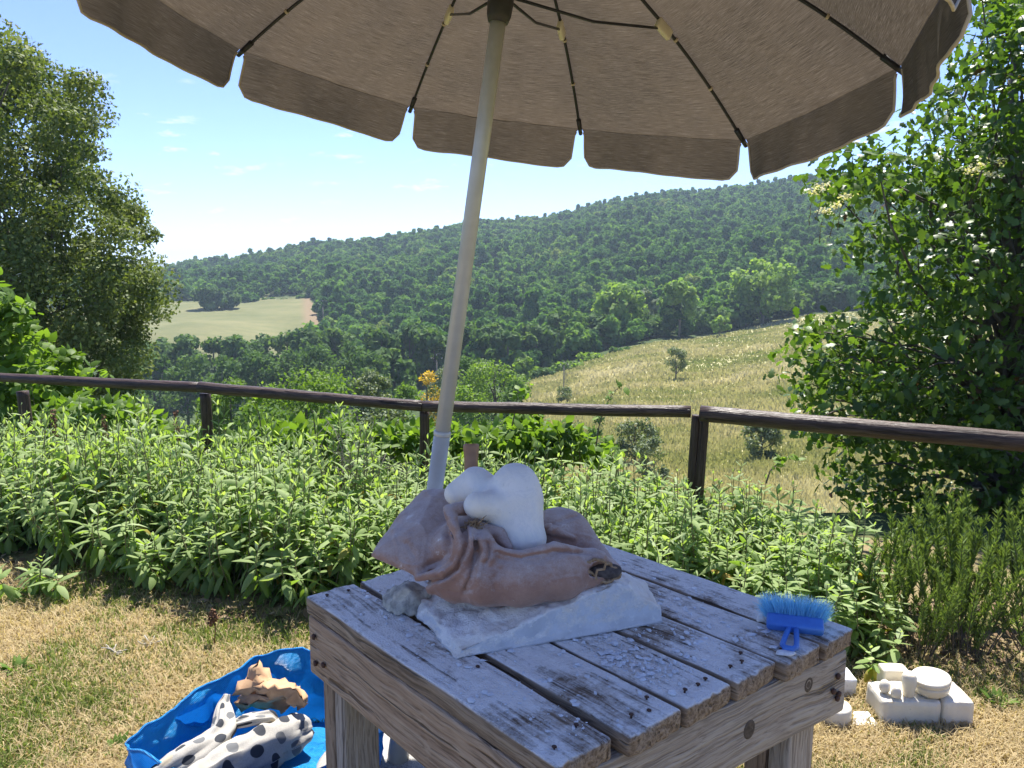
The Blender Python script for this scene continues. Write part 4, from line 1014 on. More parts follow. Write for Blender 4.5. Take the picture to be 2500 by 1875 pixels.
# ------------------------------------------------------------------ rosemary at the right
def rosemary(seed, n=30, H=.66, sp=.27):
    r = np.random.default_rng(4000 + seed); nd = MB(); st = MB(); NEED = (np.array([(0, -.06, 0), (1, -.02, .05), (1, .02, .05), (0, .06, 0)], float), np.array([(0, 1, 2, 3)]))
    for s in range(n):
        a = r.random() * 6.283; q = sp * math.sqrt(r.random()); h = H * (.5 + .5 * r.random()); b = np.array([q * .4 * math.cos(a), q * .4 * math.sin(a), 0.])
        tp = np.array([q * 1.25 * math.cos(a), q * 1.25 * math.sin(a), h]); t = np.linspace(0, 1, 9)[:, None]; P = b * (1 - t) + tp * t + np.sin(np.pi * t) * r.normal(size=(1, 3)) * .03
        st.add(*tube_geo(P, np.linspace(.0035, .0012, 9), 4, False)); m = int(190 * (.7 + h / H * .5)); u = .22 + .78 * r.random(m) ** .8; k = u * 8; i0 = np.minimum(k.astype(int), 7)
        c = P[i0] * (1 - (k - i0))[:, None] + P[i0 + 1] * (k - i0)[:, None]; az = r.random(m) * 6.283; el = np.radians(40 + 15 * r.normal(size=m))
        ax = np.stack([np.cos(az) * np.cos(el), np.sin(az) * np.cos(el), np.sin(el)], -1) + (tp - b) / max(h, .1) * .4
        scatter(nd, NEED[0] * np.array([1, 1.7, 1]), NEED[1], c, ax, rdir(m, r), .024 + .016 * r.random(m), np.clip(.25 + .5 * u + .15 * r.normal(size=m), 0, 1))
    return nd.mesh('needles', False, True), st.mesh('stems')
RM = [rosemary(k) for k in range(3)]
for a, b in RM: a.materials.append(M['rosemary']); b.materials.append(M['bark'])
RL = ['rosemary bush at the right edge of the sage bed', 'tall rosemary bush behind the white carved blocks', 'upright rosemary bush at the right edge of the picture', 'rosemary bush behind, in the shade of the oak', 'rosemary bush between the sage and the tall rosemary', 'low rosemary shoots in front at the right edge']
for k, (x, y, s) in enumerate(((1.68, 3.45, .78), (1.92, 3.2, .82), (2.25, 3.22, .95), (2.08, 3.6, .92), (1.70, 3.16, .6), (2.35, 2.98, .72))):
    t = empty('rosemary_bush', (x, y, 0), k * 1.3, label=RL[k], cat='rosemary'); t.scale = (s, s, s * 1.05); obj('needles', RM[k % 3][0], None, t); obj('stem', RM[k % 3][1], None, t)

# ------------------------------------------------------------------ lawn grass and litter (uncountable)
ng_ = 150000
py_ = rng.uniform(1380, 1990, ng_); px_ = rng.uniform(-120, 2640, ng_)
G = np.array([px_ * 0, px_ * 0, px_ * 0]).T
dy = py_ - 937.5; kk = 1.6 / (dy * CP + FPX * SP); G[:, 0] = (px_ - 1250) * kk; G[:, 1] = (FPX * CP - dy * SP) * kk
fr = np.interp(G[:, 0], front[:, 0], front[:, 1])
keep = (G[:, 1] < fr + .25) & ~((G[:, 0] > 1.45) & (G[:, 1] > 3.3))
keep &= ((G[:, 0] + .78) / .43) ** 2 + ((G[:, 1] - 2.2) / .44) ** 2 > 1
G = G[keep]; n1 = len(G)
g1 = fbm(G, 2.3, 12, 3); g2 = vnoise(G, 9., 44)
bare = np.clip((G[:, 1] - (np.interp(G[:, 0], front[:, 0], front[:, 1]) - .22)) / .25, 0, 1)
k2 = rng.random(n1) > bare * .75; G = G[k2]; g1 = g1[k2]; g2 = g2[k2]; n1 = len(G)
green = np.clip(.45 + .75 * g1 + .35 * g2, 0, 1); isg = rng.random(n1) < green * .8
Ln = np.where(isg, .022 + .028 * rng.random(n1), .025 + .045 * rng.random(n1)); wd = np.where(isg, .0022, .0016) * (.7 + .8 * rng.random(n1))
az = rng.random(n1) * 6.283; tilt = np.where(isg, .35 + .5 * rng.random(n1), .7 + .75 * rng.random(n1))
d = np.stack([np.cos(az), np.sin(az), az * 0], -1); s = np.stack([-np.sin(az), np.cos(az), az * 0], -1); upv = np.array([0, 0, 1.])
p1 = G + Ln[:, None] * .5 * (np.cos(tilt * .6)[:, None] * upv + np.sin(tilt * .6)[:, None] * d)
p2 = p1 + Ln[:, None] * .5 * (np.cos(tilt * 1.3)[:, None] * upv + np.sin(tilt * 1.3)[:, None] * d)
p2[:, 2] = np.maximum(p2[:, 2], .003)
VV = np.stack([G - s * wd[:, None], G + s * wd[:, None], p1 + s * wd[:, None] * .8, p1 - s * wd[:, None] * .8, p2], 1).reshape(-1, 3)
b5 = np.arange(n1)[:, None] * 5
tn = np.where(isg, .62 + .38 * rng.random(n1), .5 * rng.random(n1))
mb = MB(); mb.add(VV, [b5 + np.array([[0, 1, 2, 3]]), b5 + np.array([[3, 2, 4]])], np.repeat(tn, 5))
tag(mb.build('lawn_grass', M['grass'], smooth=False, tint=True), 'short dry lawn of straw and green blades', 'grass', kind='stuff')
# dead leaves under the sage
nl = 2600; lx = rng.uniform(-3.2, 2.4, nl); ly = np.interp(lx, front[:, 0], front[:, 1]) + rng.uniform(-.22, .6, nl)
mb = MB(); scatter(mb, KITE[0], KITE[1], np.stack([lx, ly, .004 + .012 * rng.random(nl)], -1), norm(rdir(nl) * np.array([1, 1, .15])), norm(np.array([0, 0, 1]) + .35 * rdir(nl)), .02 + .04 * rng.random(nl), .5 * rng.random(nl))
tag(mb.build('leaf_litter', foliage('dead_leaf', [(0., (.10, .065, .04)), (.25, (.20, .14, .085)), (.5, (.30, .23, .15))], .1, .9, .1), smooth=False, tint=True), 'brown dead leaves lying under the sage', 'leaf litter', kind='stuff')

# ================================================================== THE OBJECTS
# ------------------------------------------------------------------ parasol
U_BASE = np.array([-.37, 2.33, 0.]); U_AX = norm(np.array([-.03, 2.33, 2.34]) - U_BASE)
umb = empty('parasol', tuple(U_BASE), label='brown-grey linen parasol on a leaning pale metal pole over the table', cat='parasol')
C_AX = norm(np.array([.13703, .08278, .98710])); RIM_C = np.array([-.03545, 2.33, 2.30248]); RIM_R = 1.1364; PH = 2.53034; NR = 10
e1 = norm(np.cross([0, 1, 0], C_AX)); e2 = np.cross(C_AX, e1)
HUB = RIM_C + C_AX * .36 - U_BASE
tip_shift = {2: .012, 3: -.052, 4: .025}
tips = []
for k in range(NR):
    th = PH - k * 2 * math.pi / NR
    tips.append(RIM_C + RIM_R * (math.cos(th) * e1 + math.sin(th) * e2) + C_AX * tip_shift.get(k, 0) - U_BASE)
tips = np.array(tips)
def ribpt(k, s):
    s = np.asarray(s)[..., None]; b = HUB + C_AX * .0
    return b * (1 - s) + tips[k % NR] * s + C_AX * (.075 * 4 * s * (1 - s))
for k in range(NR):
    a, b = k, (k + 1) % NR; ns, nt_ = 16, 12
    S, Tt = np.meshgrid(np.linspace(.02, 1, ns), np.linspace(0, 1, nt_), indexing='ij')
    P = ribpt(a, S) * (1 - Tt[..., None]) + ribpt(b, S) * Tt[..., None]
    sag = -.035 * (4 * Tt * (1 - Tt)) * S ** 1.5 * np.sin(np.pi * np.minimum(S, .98)) ** .5
    wr = .004 * vnoise(np.stack([S.ravel() * 3 + k * 7, Tt.ravel() * 14, S.ravel() * 0], -1), 1., 8).reshape(S.shape) * (4 * Tt * (1 - Tt))
    P = P + C_AX * (sag + wr)[..., None]
    W_ = np.linalg.norm(tips[a] - tips[b])
    uv = np.stack([(Tt - .5) * W_ * S, S * 1.2], -1).reshape(-1, 2)
    i = np.arange(ns - 1)[:, None] * nt_; j = np.arange(nt_ - 1)[None]
    Qd = np.stack([i + j, i + j + 1, i + nt_ + j + 1, i + nt_ + j], -1).reshape(-1, 4)
    o = MB().add(P.reshape(-1, 3), Qd, uv=uv).build('canopy_panel', M['canopy'], umb, uv=True)
    # hanging valance with rounded lower corners, a seam of binding along its edge
    nv, nu = 9, 26; mid = (tips[a] + tips[b]) / 2; outd = norm((mid - (RIM_C - U_BASE)) - C_AX * ((mid - (RIM_C - U_BASE)) @ C_AX))
    u = np.linspace(0, 1, nu); VH = .152 + .008 * math.sin(k * 2.1); edge = []
    Pv = np.zeros((nv, nu, 3)); uvv = np.zeros((nv, nu, 2)); rc = .045 / W_
    for ii in range(nv):
        v = ii / (nv - 1)
        for jj in range(nu):
            m_ = .020 * min(1, v * 5) + .009          # gap to the neighbour below the tip
            x0 = m_ + (1 - 2 * m_) * u[jj]
            de = min(x0 - m_, 1 - m_ - x0); h = VH * (1 - (.26 * (1 - de / rc) ** 2.2 if de < rc else 0))
            pp = tips[a] * (1 - x0) + tips[b] * x0
            fl = .010 * v * v * math.sin(x0 * 9 + k) + .006 * v * math.sin(x0 * 31 + 2 * k) * (1.2 - x0) + .004 * math.sin(x0 * 70 + k) * v * (1 - v) + .03 * v
            Pv[ii, jj] = pp - C_AX * h * v + outd * fl - C_AX * .0; uvv[ii, jj] = ((x0 - .5) * W_, 1.2 + h * v)
    i = np.arange(nv - 1)[:, None] * nu; j = np.arange(nu - 1)[None]
    Qd = np.stack([i + j, i + j + 1, i + nu + j + 1, i + nu + j], -1).reshape(-1, 4)
    va = MB().add(Pv.reshape(-1, 3), Qd, uv=uvv.reshape(-1, 2)).build('valance', M['canopy'], umb, uv=True)
    rim = np.concatenate([Pv[1:, 0], Pv[-1, 1:-1], Pv[1:, -1][::-1]])
    MB().add(*tube_geo(rim, .0042, 6)).build('binding', M['trim'], va)
    # rib, tip pocket, strut and its joint
    rp = ribpt(k, np.linspace(0, 1.0, 14)) - C_AX * .012
    rb = MB().add(*tube_geo(rp, .0055, 6)).build('rib', M['dark_metal'], umb)
    MB().add(*tube_geo(np.array([ribpt(k, .95) - C_AX * .012, ribpt(k, 1.012) - C_AX * .01]), [.010, .0085], 8)).build('tip_pocket', M['dark_metal'], rb)
    for sf in (.62, .80):
        c0 = ribpt(k, np.array(sf)) - C_AX * .011; dr = norm(tips[k] - HUB)
        MB().add(*tube_geo(np.array([c0 - dr * .004, c0 + dr * .004]), .0085, 8)).build('tie', M['trim'], rb)
    run = np.array([0, 0, 0.]) + U_AX * 2.36
    jp = ribpt(k, np.array(.565)) - C_AX * .022
    side = norm(jp - run - U_AX * ((jp - run) @ U_AX))
    s_ = MB().add(*tube_geo(np.stack([run + side * .03 + U_AX * .02, (run + jp) / 2 + side * .02 - U_AX * .01, jp]), .0045, 6)).build('strut', M['dark_metal'], umb)
    V_, F_ = rbox_geo(.075, .020, .040, .009, 3, 1, 2)
    MB().add(xf(frame(jp, tips[k] - HUB, np.cross(tips[k] - HUB, np.cross(C_AX, tips[k] - HUB))), V_), F_).build('joint', M['cream_plastic'], s_)
V_, F_ = lathe_geo([(.028, -.02), (.034, 0), (.036, .03), (.034, .15), (.05, .17), (.05, .19), (.024, .20)], 20)
MB().add(xf(frame(U_AX * 2.322, np.array([1, 0, -.14]), U_AX), V_), F_).build('runner', M['black_plastic'], umb)
V_, F_ = lathe_geo([(.05, -.03), (.055, 0), (.05, .03), (.02, .05), (.015, .09), (.002, .10)], 16)
MB().add(xf(frame(HUB, np.array([1, 0, -.14]), C_AX), V_), F_).build('hub', M['black_plastic'], umb)
k1 = np.linalg.norm(at(1092, 1058, 2.33) - U_BASE)
k1 = (at(1092, 1058, 2.33)[2]) / U_AX[2]
MB().add(*tube_geo([U_AX * .03, U_AX * k1 * .5, U_AX * k1], .0245, 20)).build('lower_pole', M['alu'], umb)
V_, F_ = lathe_geo([(.0246, 0), (.0262, .004), (.0262, .012), (.0240, .016)], 20)
MB().add(xf(frame(U_AX * (k1 - .008), np.array([1, 0, -.14]), U_AX), V_), F_).build('ring', M['alu'], umb)
MB().add(*tube_geo([U_AX * (k1 - .05), U_AX * 2.0, U_AX * 2.38], .0225, 20)).build('upper_pole', M['alu'], umb)
MB().add(*tube_geo([U_AX * 2.36, HUB], .014, 12)).build('mast_tip', M['alu'], umb)
base = empty('concrete_stand', tuple(U_BASE * np.array([1, 1, 0])), label='speckled white concrete stand holding the parasol pole under the table', cat='stand')
V_, F_ = lathe_geo([(.0, 0.), (.235, 0.), (.25, .012), (.25, .05), (.235, .065), (.06, .075), (.0, .075)], 40); V_[:, :2] += 1e-5
MB().add(V_, F_).build('slab', M['speckle'], base)
V_, F_ = lathe_geo([(.034, .075), (.034, .26), (.030, .27), (.0262, .27), (.0262, .075)], 20)
MB().add(xf(frame((0, 0, 0), np.array([1, 0, -.14]), U_AX), V_), F_).build('tube', M['alu'], base)

# ------------------------------------------------------------------ work table
TZ = .80
A_ = atz(745, 1455, TZ); B_ = atz(1350, 1872, TZ); C_ = atz(2090, 1537, TZ); D_ = atz(1357, 1288, TZ)
table = empty('work_table', (float((A_ + C_)[0] / 2), float((A_ + C_)[1] / 2), 0), label='weathered wooden sculptor\'s work table covered in white stone dust', cat='table')
tbase = np.array(table.location)
fr_at = lambda x: None
def frac(x):                                   # share of the near edge B-C at pixel column x
    y = 1872 - .4527 * (x - 1350); p = atz(x, y, TZ); return float((p - B_) @ (C_ - B_) / ((C_ - B_) @ (C_ - B_)))
edges = [(1352, 1503), (1524, 1662), (1671, 1791), (1801, 1906), (1911, 2007), (2013, 2090)]
PT = .043
u_dir = norm((B_ - A_) + (C_ - D_)); v_dir = norm(np.cross([0, 0, 1], u_dir))
nail_pos = {0: [(.955, .25), (.93, .8), (.62, .78), (.04, .3), (.05, .7)], 1: [(.955, .35), (.965, .62), (.93, .85)], 2: [(.955, .35), (.96, .6), (.955, .82)], 3: [(.95, .3), (.955, .55), (.93, .78)], 4: [(.955, .35), (.93, .75)], 5: [(.96, .4), (.94, .75)]}
for k, (x0, x1) in enumerate(edges):
    f0, f1 = frac(x0), frac(x1)
    near0, near1 = B_ + (C_ - B_) * f0, B_ + (C_ - B_) * f1; far0, far1 = A_ + (D_ - A_) * f0, A_ + (D_ - A_) * f1
    nm, fm = (near0 + near1) / 2, (far0 + far1) / 2
    ext = [0., .008, .0, -.004, .004, .0][k]
    nm = nm + u_dir * ext; L = np.linalg.norm(nm - fm); W_ = abs((near1 - near0) @ np.cross([0, 0, 1], norm(nm - fm)))
    V_, F_ = rbox_geo(L, W_, PT, .007, 70, 16, 4)
    g = V_.copy(); top = V_[:, 2] > 0
    V_[:, 2] += np.where(top, .0016 * fbm(g * np.array([5, 55, 1]) + k * 9, 1., 60 + k, 3), 0)
    V_[:, 1] += .0022 * vnoise(g * np.array([7, 1, 20]) + k * 5, 1., 70 + k); endm = np.abs(V_[:, 0]) > L / 2 - .02
    V_[:, 0] += endm * .0035 * vnoise(g * np.array([0, 70, 45]) + k, 1., 80 + k)
    # worn groove lines and split ends
    for q in range(5):
        yc = (np.random.default_rng(k * 10 + q).random() - .5) * W_ * .9; w_ = np.exp(-((V_[:, 1] - yc) / .003) ** 2)
        V_[:, 2] -= np.where(top, w_ * .003 * np.clip((V_[:, 0] - L * (.30 - .1 * q)) / (.2 * L), 0, 1), 0)
    ctr = (nm + fm) / 2 - np.array([0, 0, PT / 2]) + np.array([0, 0, [0., .001, -.001, .0015, 0, .001][k]])
    o = MB().add(V_, F_).build('plank', M['plank'], table, mw=frame(ctr - tbase, nm - fm, (0, 0, 1)))
    for (a, b) in nail_pos[k]:
        Vn, Fn = lathe_geo([(.002, -.02), (.002, .0), (.0048, .0005), (.0044, .0025), (.001, .0034)], 10)
        tl = frame((L * (a - .5), W_ * (b - .5), PT / 2 + .0015 + .003 * random.random()), (1, .2 * random.random(), .2 * random.random() - .1), (.15 * random.random(), .1, 1))
        MB().add(xf(tl, Vn), Fn).build('nail', M['rust'], o)
def board(name, a, b, h, th, mat, inward, zt, par=None, seed=0, nails=(), knots=(), n=(50, 8, 3)):
    """upright board between table-plane points a and b, top at zt, height h, outer face on the a-b line"""
    a = np.array([a[0], a[1], zt - h / 2]); b = np.array([b[0], b[1], zt - h / 2]); L = np.linalg.norm(b - a); c = (a + b) / 2 + np.asarray(inward) * th / 2
    V_, F_ = rbox_geo(L, h, th, .006, *n); g = V_.copy()
    V_[:, 2] += .0013 * fbm(g * np.array([4, 40, 1]) + seed * 7, 1., seed, 3) * np.sign(g[:, 2]); V_[:, 1] += .0025 * vnoise(g * np.array([5, 1, 10]), 1., seed + 3)
    fm_ = frame(c - tbase, b - a, -np.asarray(inward)); o = MB().add(V_, F_).build(name, mat, table, mw=fm_)
    s = 1 if (np.array(fm_)[:3, 1][2] > 0) else -1
    for (f, g_) in nails:
        Vn, Fn = lathe_geo([(.003, -.006), (.003, .003), (.0075, .004), (.0068, .008), (.001, .0095)], 10); MB().add(Vn + np.array([L * (f - .5), s * h * (g_ - .5), th / 2]), Fn).build('nail', M['rust'], o)
    for (f, g_, rx) in knots:
        Vn, Fn = lathe_geo([(rx * 1.25, -.002), (rx * 1.2, .0006), (rx * .9, .0018), (rx * .6, .0006), (rx * .25, .0016), (.0005, .0014)], 18); Vn[:, 1] *= 1.15
        MB().add(Vn + np.array([L * (f - .5), s * h * (g_ - .5), th / 2]), Fn).build('knot', M['knot'], o)
    return o
inA = -v_dir if (C_ - B_) @ v_dir < 0 else v_dir         # from the near long side into the table
zt = TZ - PT - .002
# long boards under the first and last plank; cross boards under the plank ends
board('apron_board', A_ + u_dir * .012, B_ - u_dir * .045, .152, .035, M['apron_wood'], inA, zt, seed=1, nails=((.045, .72), (.05, .28), (.10, .36)), knots=((.86, .42, .021),))
board('apron_board', D_ + u_dir * .012, C_ - u_dir * .045, .15, .035, M['apron_wood'], -inA, zt, seed=2)
sB, sC = B_ - u_dir * .008, C_ - u_dir * .008
board('apron_board', sB + norm(C_ - B_) * .004, sC - norm(C_ - B_) * .012, .148, .034, M['apron_grey'], -u_dir, zt - .001, seed=3, nails=((.935, .45), (.955, .30), (.952, .66), (.96, .36)), knots=((.60, .50, .015), (.83, .74, .013)))
board('apron_board', A_ + norm(D_ - A_) * .04 + u_dir * .014, D_ - norm(D_ - A_) * .04 + u_dir * .014, .148, .034, M['apron_grey'], u_dir, zt - .001, seed=4)
# legs: doubled boards, splayed a little
def leg(c, splay, size, mat2, seed, tw=0.):
    top = np.array([c[0], c[1], zt - .02]); bot = np.array([c[0] + splay[0], c[1] + splay[1], 0.])
    for q, (mt, off, w, th) in enumerate(((M['leg_wood'], -.5, size[0], size[1]), (mat2, .5, size[0] * .95, size[1] * .95))):
        L = np.linalg.norm(top - bot); V_, F_ = rbox_geo(L, w, th, .006, 30, 6, 3); g = V_.copy(); V_[:, 2] += .001 * fbm(g * np.array([4, 40, 1]) + seed, 1., seed + q, 3) * np.sign(g[:, 2])
        d = u_dir * math.cos(tw) + inA * math.sin(tw)
        ctr = (top + bot) / 2 + d * off * (size[1] + .003)
        o = MB().add(V_, F_).build('leg', mt, table, mw=frame(ctr - tbase, bot - top, d))
        if q == 0:
            for f in (.08, .25, .38): 
                Vn, Fn = lathe_geo([(.003, -.004), (.003, .004), (.007, .005), (.001, .009)], 10); MB().add(xf(frame((-L * .5 + f * L + .1, w / 2 - .015, th / 2 * -1), (1, 0, 0), (0, 0, -1)), Vn), Fn).build('nail', M['rust'], o)
leg(A_ + inA * .095 + u_dir * .045, (-.0, .0), (.105, .05), M['apron_grey'], 11, 0.)
leg(B_ + inA * .11 - u_dir * .12, (0., 0.), (.105, .05), M['leg_wood'], 12)
leg(C_ - inA * .12 - u_dir * .105, (.0, .0), (.11, .055), M['apron_grey'], 13)
leg(D_ - inA * .11 + u_dir * .12, (.0, .0), (.105, .05), M['apron_grey'], 14)
a0 = A_ + inA * .10 + u_dir * .10; b0 = B_ + inA * .11 - u_dir * .16
V_, F_ = rbox_geo(float(np.linalg.norm(b0 - a0)), .07, .035, .005, 20, 4, 2)
MB().add(V_, F_).build('brace', M['leg_wood'], table, mw=frame((a0 + b0) / 2 * np.array([1, 1, 0]) + np.array([0, 0, .22]) - tbase, (b0 - a0), (0, 0, 1)))

# ------------------------------------------------------------------ things on the table
def r1(x, y): return (700 + x / 2.3284, 1050 + y / 2.3284)
# raw alabaster slab, rough on top, split face towards the viewer
def hull_rock(name, pts, mat, amp, sc, seed, sub=5, parent=None, loc=None, label=None, cat=None, chamfer=.0, smooth=True):
    loc = np.mean(pts, 0) * np.array([1, 1, 0]) + np.array([0, 0, np.min(np.array(pts)[:, 2])]) if loc is None else np.array(loc)
    bm = bmesh.new()
    for p in pts: bm.verts.new(Vector(np.asarray(p, float) - loc))
    bmesh.ops.convex_hull(bm, input=bm.verts); bmesh.ops.delete(bm, geom=[v for v in bm.verts if not v.link_faces], context='VERTS')
    bmesh.ops.dissolve_limit(bm, angle_limit=.02, verts=bm.verts, edges=bm.edges)
    if chamfer: bmesh.ops.bevel(bm, geom=list(bm.edges), offset=chamfer, segments=2, affect='EDGES', profile=.6)
    bmesh.ops.triangulate(bm, faces=bm.faces); 
    for _ in range(sub):
        el = [e for e in bm.edges if e.calc_length() > .011]
        if not el: break
        bmesh.ops.subdivide_edges(bm, edges=el, cuts=1); bmesh.ops.triangulate(bm, faces=[f for f in bm.faces if len(f.verts) > 4])
    bm.normal_update(); vs = np.array([v.co[:] for v in bm.verts]); nn = np.array([v.normal[:] for v in bm.verts])
    d = amp(vs + loc, nn) if callable(amp) else amp * fbm(vs + seed, sc, seed, 4)
    vs = vs + nn * d[:, None]; vs[:, 2] = np.maximum(vs[:, 2], 0.0)
    for v, q in zip(bm.verts, vs): v.co = q
    me = bpy.data.meshes.new(name); bm.to_mesh(me); bm.free()
    if smooth: me.polygons.foreach_set('use_smooth', np.ones(len(me.polygons), bool))
    o = obj(name, me, mat, parent, loc=tuple(loc)); 
    return tag(o, label, cat) if label else o
def onp(x, y, h): return atz(*r1(x, y), TZ + .002 + h)
S_fl = onp(958, 1300, 0); S_fr = onp(2140, 1095, 0); S_l = onp(705, 1015, 0); S_l2 = onp(790, 1120, 0)
S_bk = S_l + (S_fr - S_fl) * .55 + np.array([.05, .12, 0]); S_br = S_fr + np.array([-.02, .13, 0])
pk = at(*r1(1885, 868), 1.728)
slab_pts = [S_fl, S_fr, S_l, S_l2, S_bk, S_br, S_fr + np.array([-.005, .004, .030]), at(*r1(2085, 1010), 1.745), at(*r1(1960, 930), 1.738), at(*r1(1600, 1000), 1.685), pk, pk + np.array([-.02, .10, -.005]),
            S_l + np.array([.015, .01, .030]), S_bk + np.array([0, 0, .055]), S_br + np.array([0, 0, .05]), at(*r1(1330, 1125), 1.640), S_fl + np.array([.012, .012, .014]), S_l2 + np.array([.012, .012, .026])]
def slab_amp(P, nn):
    rough = np.clip(nn[:, 2] * 1.6 + .15, 0, 1) + np.clip(-nn[:, 0], 0, 1)
    return fbm(P, 26., 4, 4) * .0085 * np.clip(rough, .12, 1) + .0012 * fbm(P, 120., 9, 2) * np.clip(rough, .1, 1)
hull_rock('alabaster_slab', slab_pts, M['slab'], slab_amp, 1, 3, sub=7, label='raw white alabaster slab with rough top under the leather sandbag', cat='stone')
# grey pitted stone propping the left of the sandbag
rc_ = atz(*r1(675, 960), TZ + .03); rpts = [rc_ + np.array(q) for q in ((-.062, .0, -.028), (-.05, .03, .012), (-.02, -.03, -.028), (.05, -.035, -.028), (.06, .02, .02), (.0, .0, .034), (.03, -.025, .015), (-.03, -.022, .006), (.05, .05, -.028), (-.04, .055, -.028), (0, .05, .03))]
hull_rock('rough_stone', rpts, M['rock'], .009, 55., 21, sub=6, label='grey pitted stone wedged under the left side of the sandbag', cat='stone', chamfer=.006)

# leather sandbag: one sewn, folded bag
K = lambda x, y, Y: at(*r1(x, y), Y)
def sd_pillow(P, poly, T, soft):
    poly = np.array(poly); c = poly.mean(0); _, _, vt = np.linalg.svd(poly - c); n = vt[2]; e1_, e2_ = vt[0], vt[1]
    q = P - c; h = q @ n; u = np.stack([q @ e1_, q @ e2_], -1); p2 = np.stack([(poly - c) @ e1_, (poly - c) @ e2_], -1)
    d = np.full(len(P), 1e9); ins = np.zeros(len(P), bool); m = len(p2)
    for i in range(m):
        a, b = p2[i], p2[(i + 1) % m]; e = b - a; w = u - a; t = np.clip((w @ e) / (e @ e), 0, 1); d = np.minimum(d, np.linalg.norm(w - t[:, None] * e, axis=1))
        cond = ((a[1] > u[:, 1]) != (b[1] > u[:, 1])) & (u[:, 0] < (b[0] - a[0]) * (u[:, 1] - a[1]) / (b[1] - a[1] + 1e-12) + a[0]); ins ^= cond
    th = T * np.sqrt(np.clip(d / soft, 0, 1)) * (1. - .0)
    inside = np.abs(h) - th
    out = np.sqrt(d ** 2 + h ** 2)
    return np.where(ins, np.maximum(inside, -d) * .8, out)
def bag_fn(P):
    Pw = P + .006 * np.stack([vnoise(P, 14., 1), vnoise(P, 14., 2), vnoise(P, 14., 3)], -1)
    left = sd_pillow(Pw, [K(475, 690, 1.80), K(600, 520, 1.90), K(770, 345, 2.0), K(960, 350, 2.0), K(1010, 560, 1.84), K(960, 740, 1.76), K(745, 832, 1.73)], .045, .10)
    tube = sd_chain(Pw, [K(830, 880, 1.735), K(960, 880, 1.715), K(1120, 855, 1.70), K(1330, 850, 1.70), K(1550, 815, 1.72), K(1730, 785, 1.755), K(1860, 790, 1.785)], [.014, .036, .054, .056, .050, .040, .020], .02)
    back = smin(sd_ell(Pw, K(1545, 610, 1.88), (.082, .085, .068)), sd_cone(Pw, K(1600, 640, 1.86), K(1830, 770, 1.80), .055, .018), .03)
    body = smin(sd_ell(Pw, K(1230, 740, 1.84), (.15, .11, .055)), sd_ell(Pw, K(1010, 700, 1.80), (.085, .088, .078)), .03)
    body = smin(body, sd_ell(Pw, K(1130, 575, 1.865), (.085, .080, .070)), .03)
    d = smin(tube, back, .012); d = smin(d, body, .014); d = smin(d, left, .010)
    folds = [([K(1010, 445, 1.80), K(930, 460, 1.775), K(950, 570, 1.728), K(985, 670, 1.708), K(950, 765, 1.708), K(860, 810, 1.715), K(750, 822, 1.73)], [.018, .015, .016, .018, .018, .015, .008]),
             ([K(1050, 560, 1.755), K(1048, 650, 1.712), K(1020, 760, 1.695), K(940, 845, 1.70), K(830, 890, 1.725)], [.017, .020, .022, .022, .013]),
             ([K(1100, 580, 1.765), K(1135, 650, 1.712), K(1150, 740, 1.680), K(1125, 810, 1.672)], [.018, .020, .016, .006]),
             ([K(1100, 560, 1.78), K(1200, 600, 1.765), K(1265, 670, 1.74)], [.02, .02, .010]),
             ([K(1180, 690, 1.70), K(1330, 718, 1.69), K(1520, 672, 1.72), K(1780, 705, 1.77)], [.014, .014, .014, .008]),
             ([K(600, 560, 1.845), K(700, 620, 1.80), K(760, 700, 1.765)], [.006, .012, .006]), ([K(1380, 560, 1.83), K(1500, 560, 1.80), K(1640, 610, 1.80)], [.006, .014, .006])]
    for pts, rad in folds: d = smin(d, sd_chain(Pw, pts, rad, .004), .007)
    # creases between the folds, and the tear
    for pts, rad in (([K(1015, 530, 1.722), K(1020, 640, 1.686), K(995, 760, 1.672), K(890, 850, 1.680)], [.005, .0075, .0085, .004]), ([K(1075, 600, 1.725), K(1092, 700, 1.680), K(1050, 850, 1.648), K(990, 960, 1.66)], [.005, .0085, .007, .002]),
                     ([K(905, 560, 1.755), K(915, 650, 1.718), K(860, 730, 1.712), K(790, 780, 1.722)], [.003, .011, .009, .003]), ([K(1195, 690, 1.69), K(1330, 735, 1.655), K(1520, 690, 1.68)], [.002, .003, .002])):
        d = -smin(-d, sd_chain(P, pts, rad, .002), .004)
    tear = sd_ell(P, K(1790, 795, 1.722), (.040, .022, .017)); d = -smin(-d, tear, .004)
    return d
def polydist(u, pts):
    pts = np.array(pts, float); d = np.full(len(u), 1e9); tpar = np.zeros(len(u))
    for q in range(len(pts) - 1):
        a, b = pts[q], pts[q + 1]; e = b - a; w = u - a; t = np.clip((w @ e) / (e @ e), 0, 1); dd = np.linalg.norm(w - t[:, None] * e, axis=1)
        m = dd < d; d = np.where(m, dd, d); tpar = np.where(m, (q + t) / (len(pts) - 1), tpar)
    return d, tpar
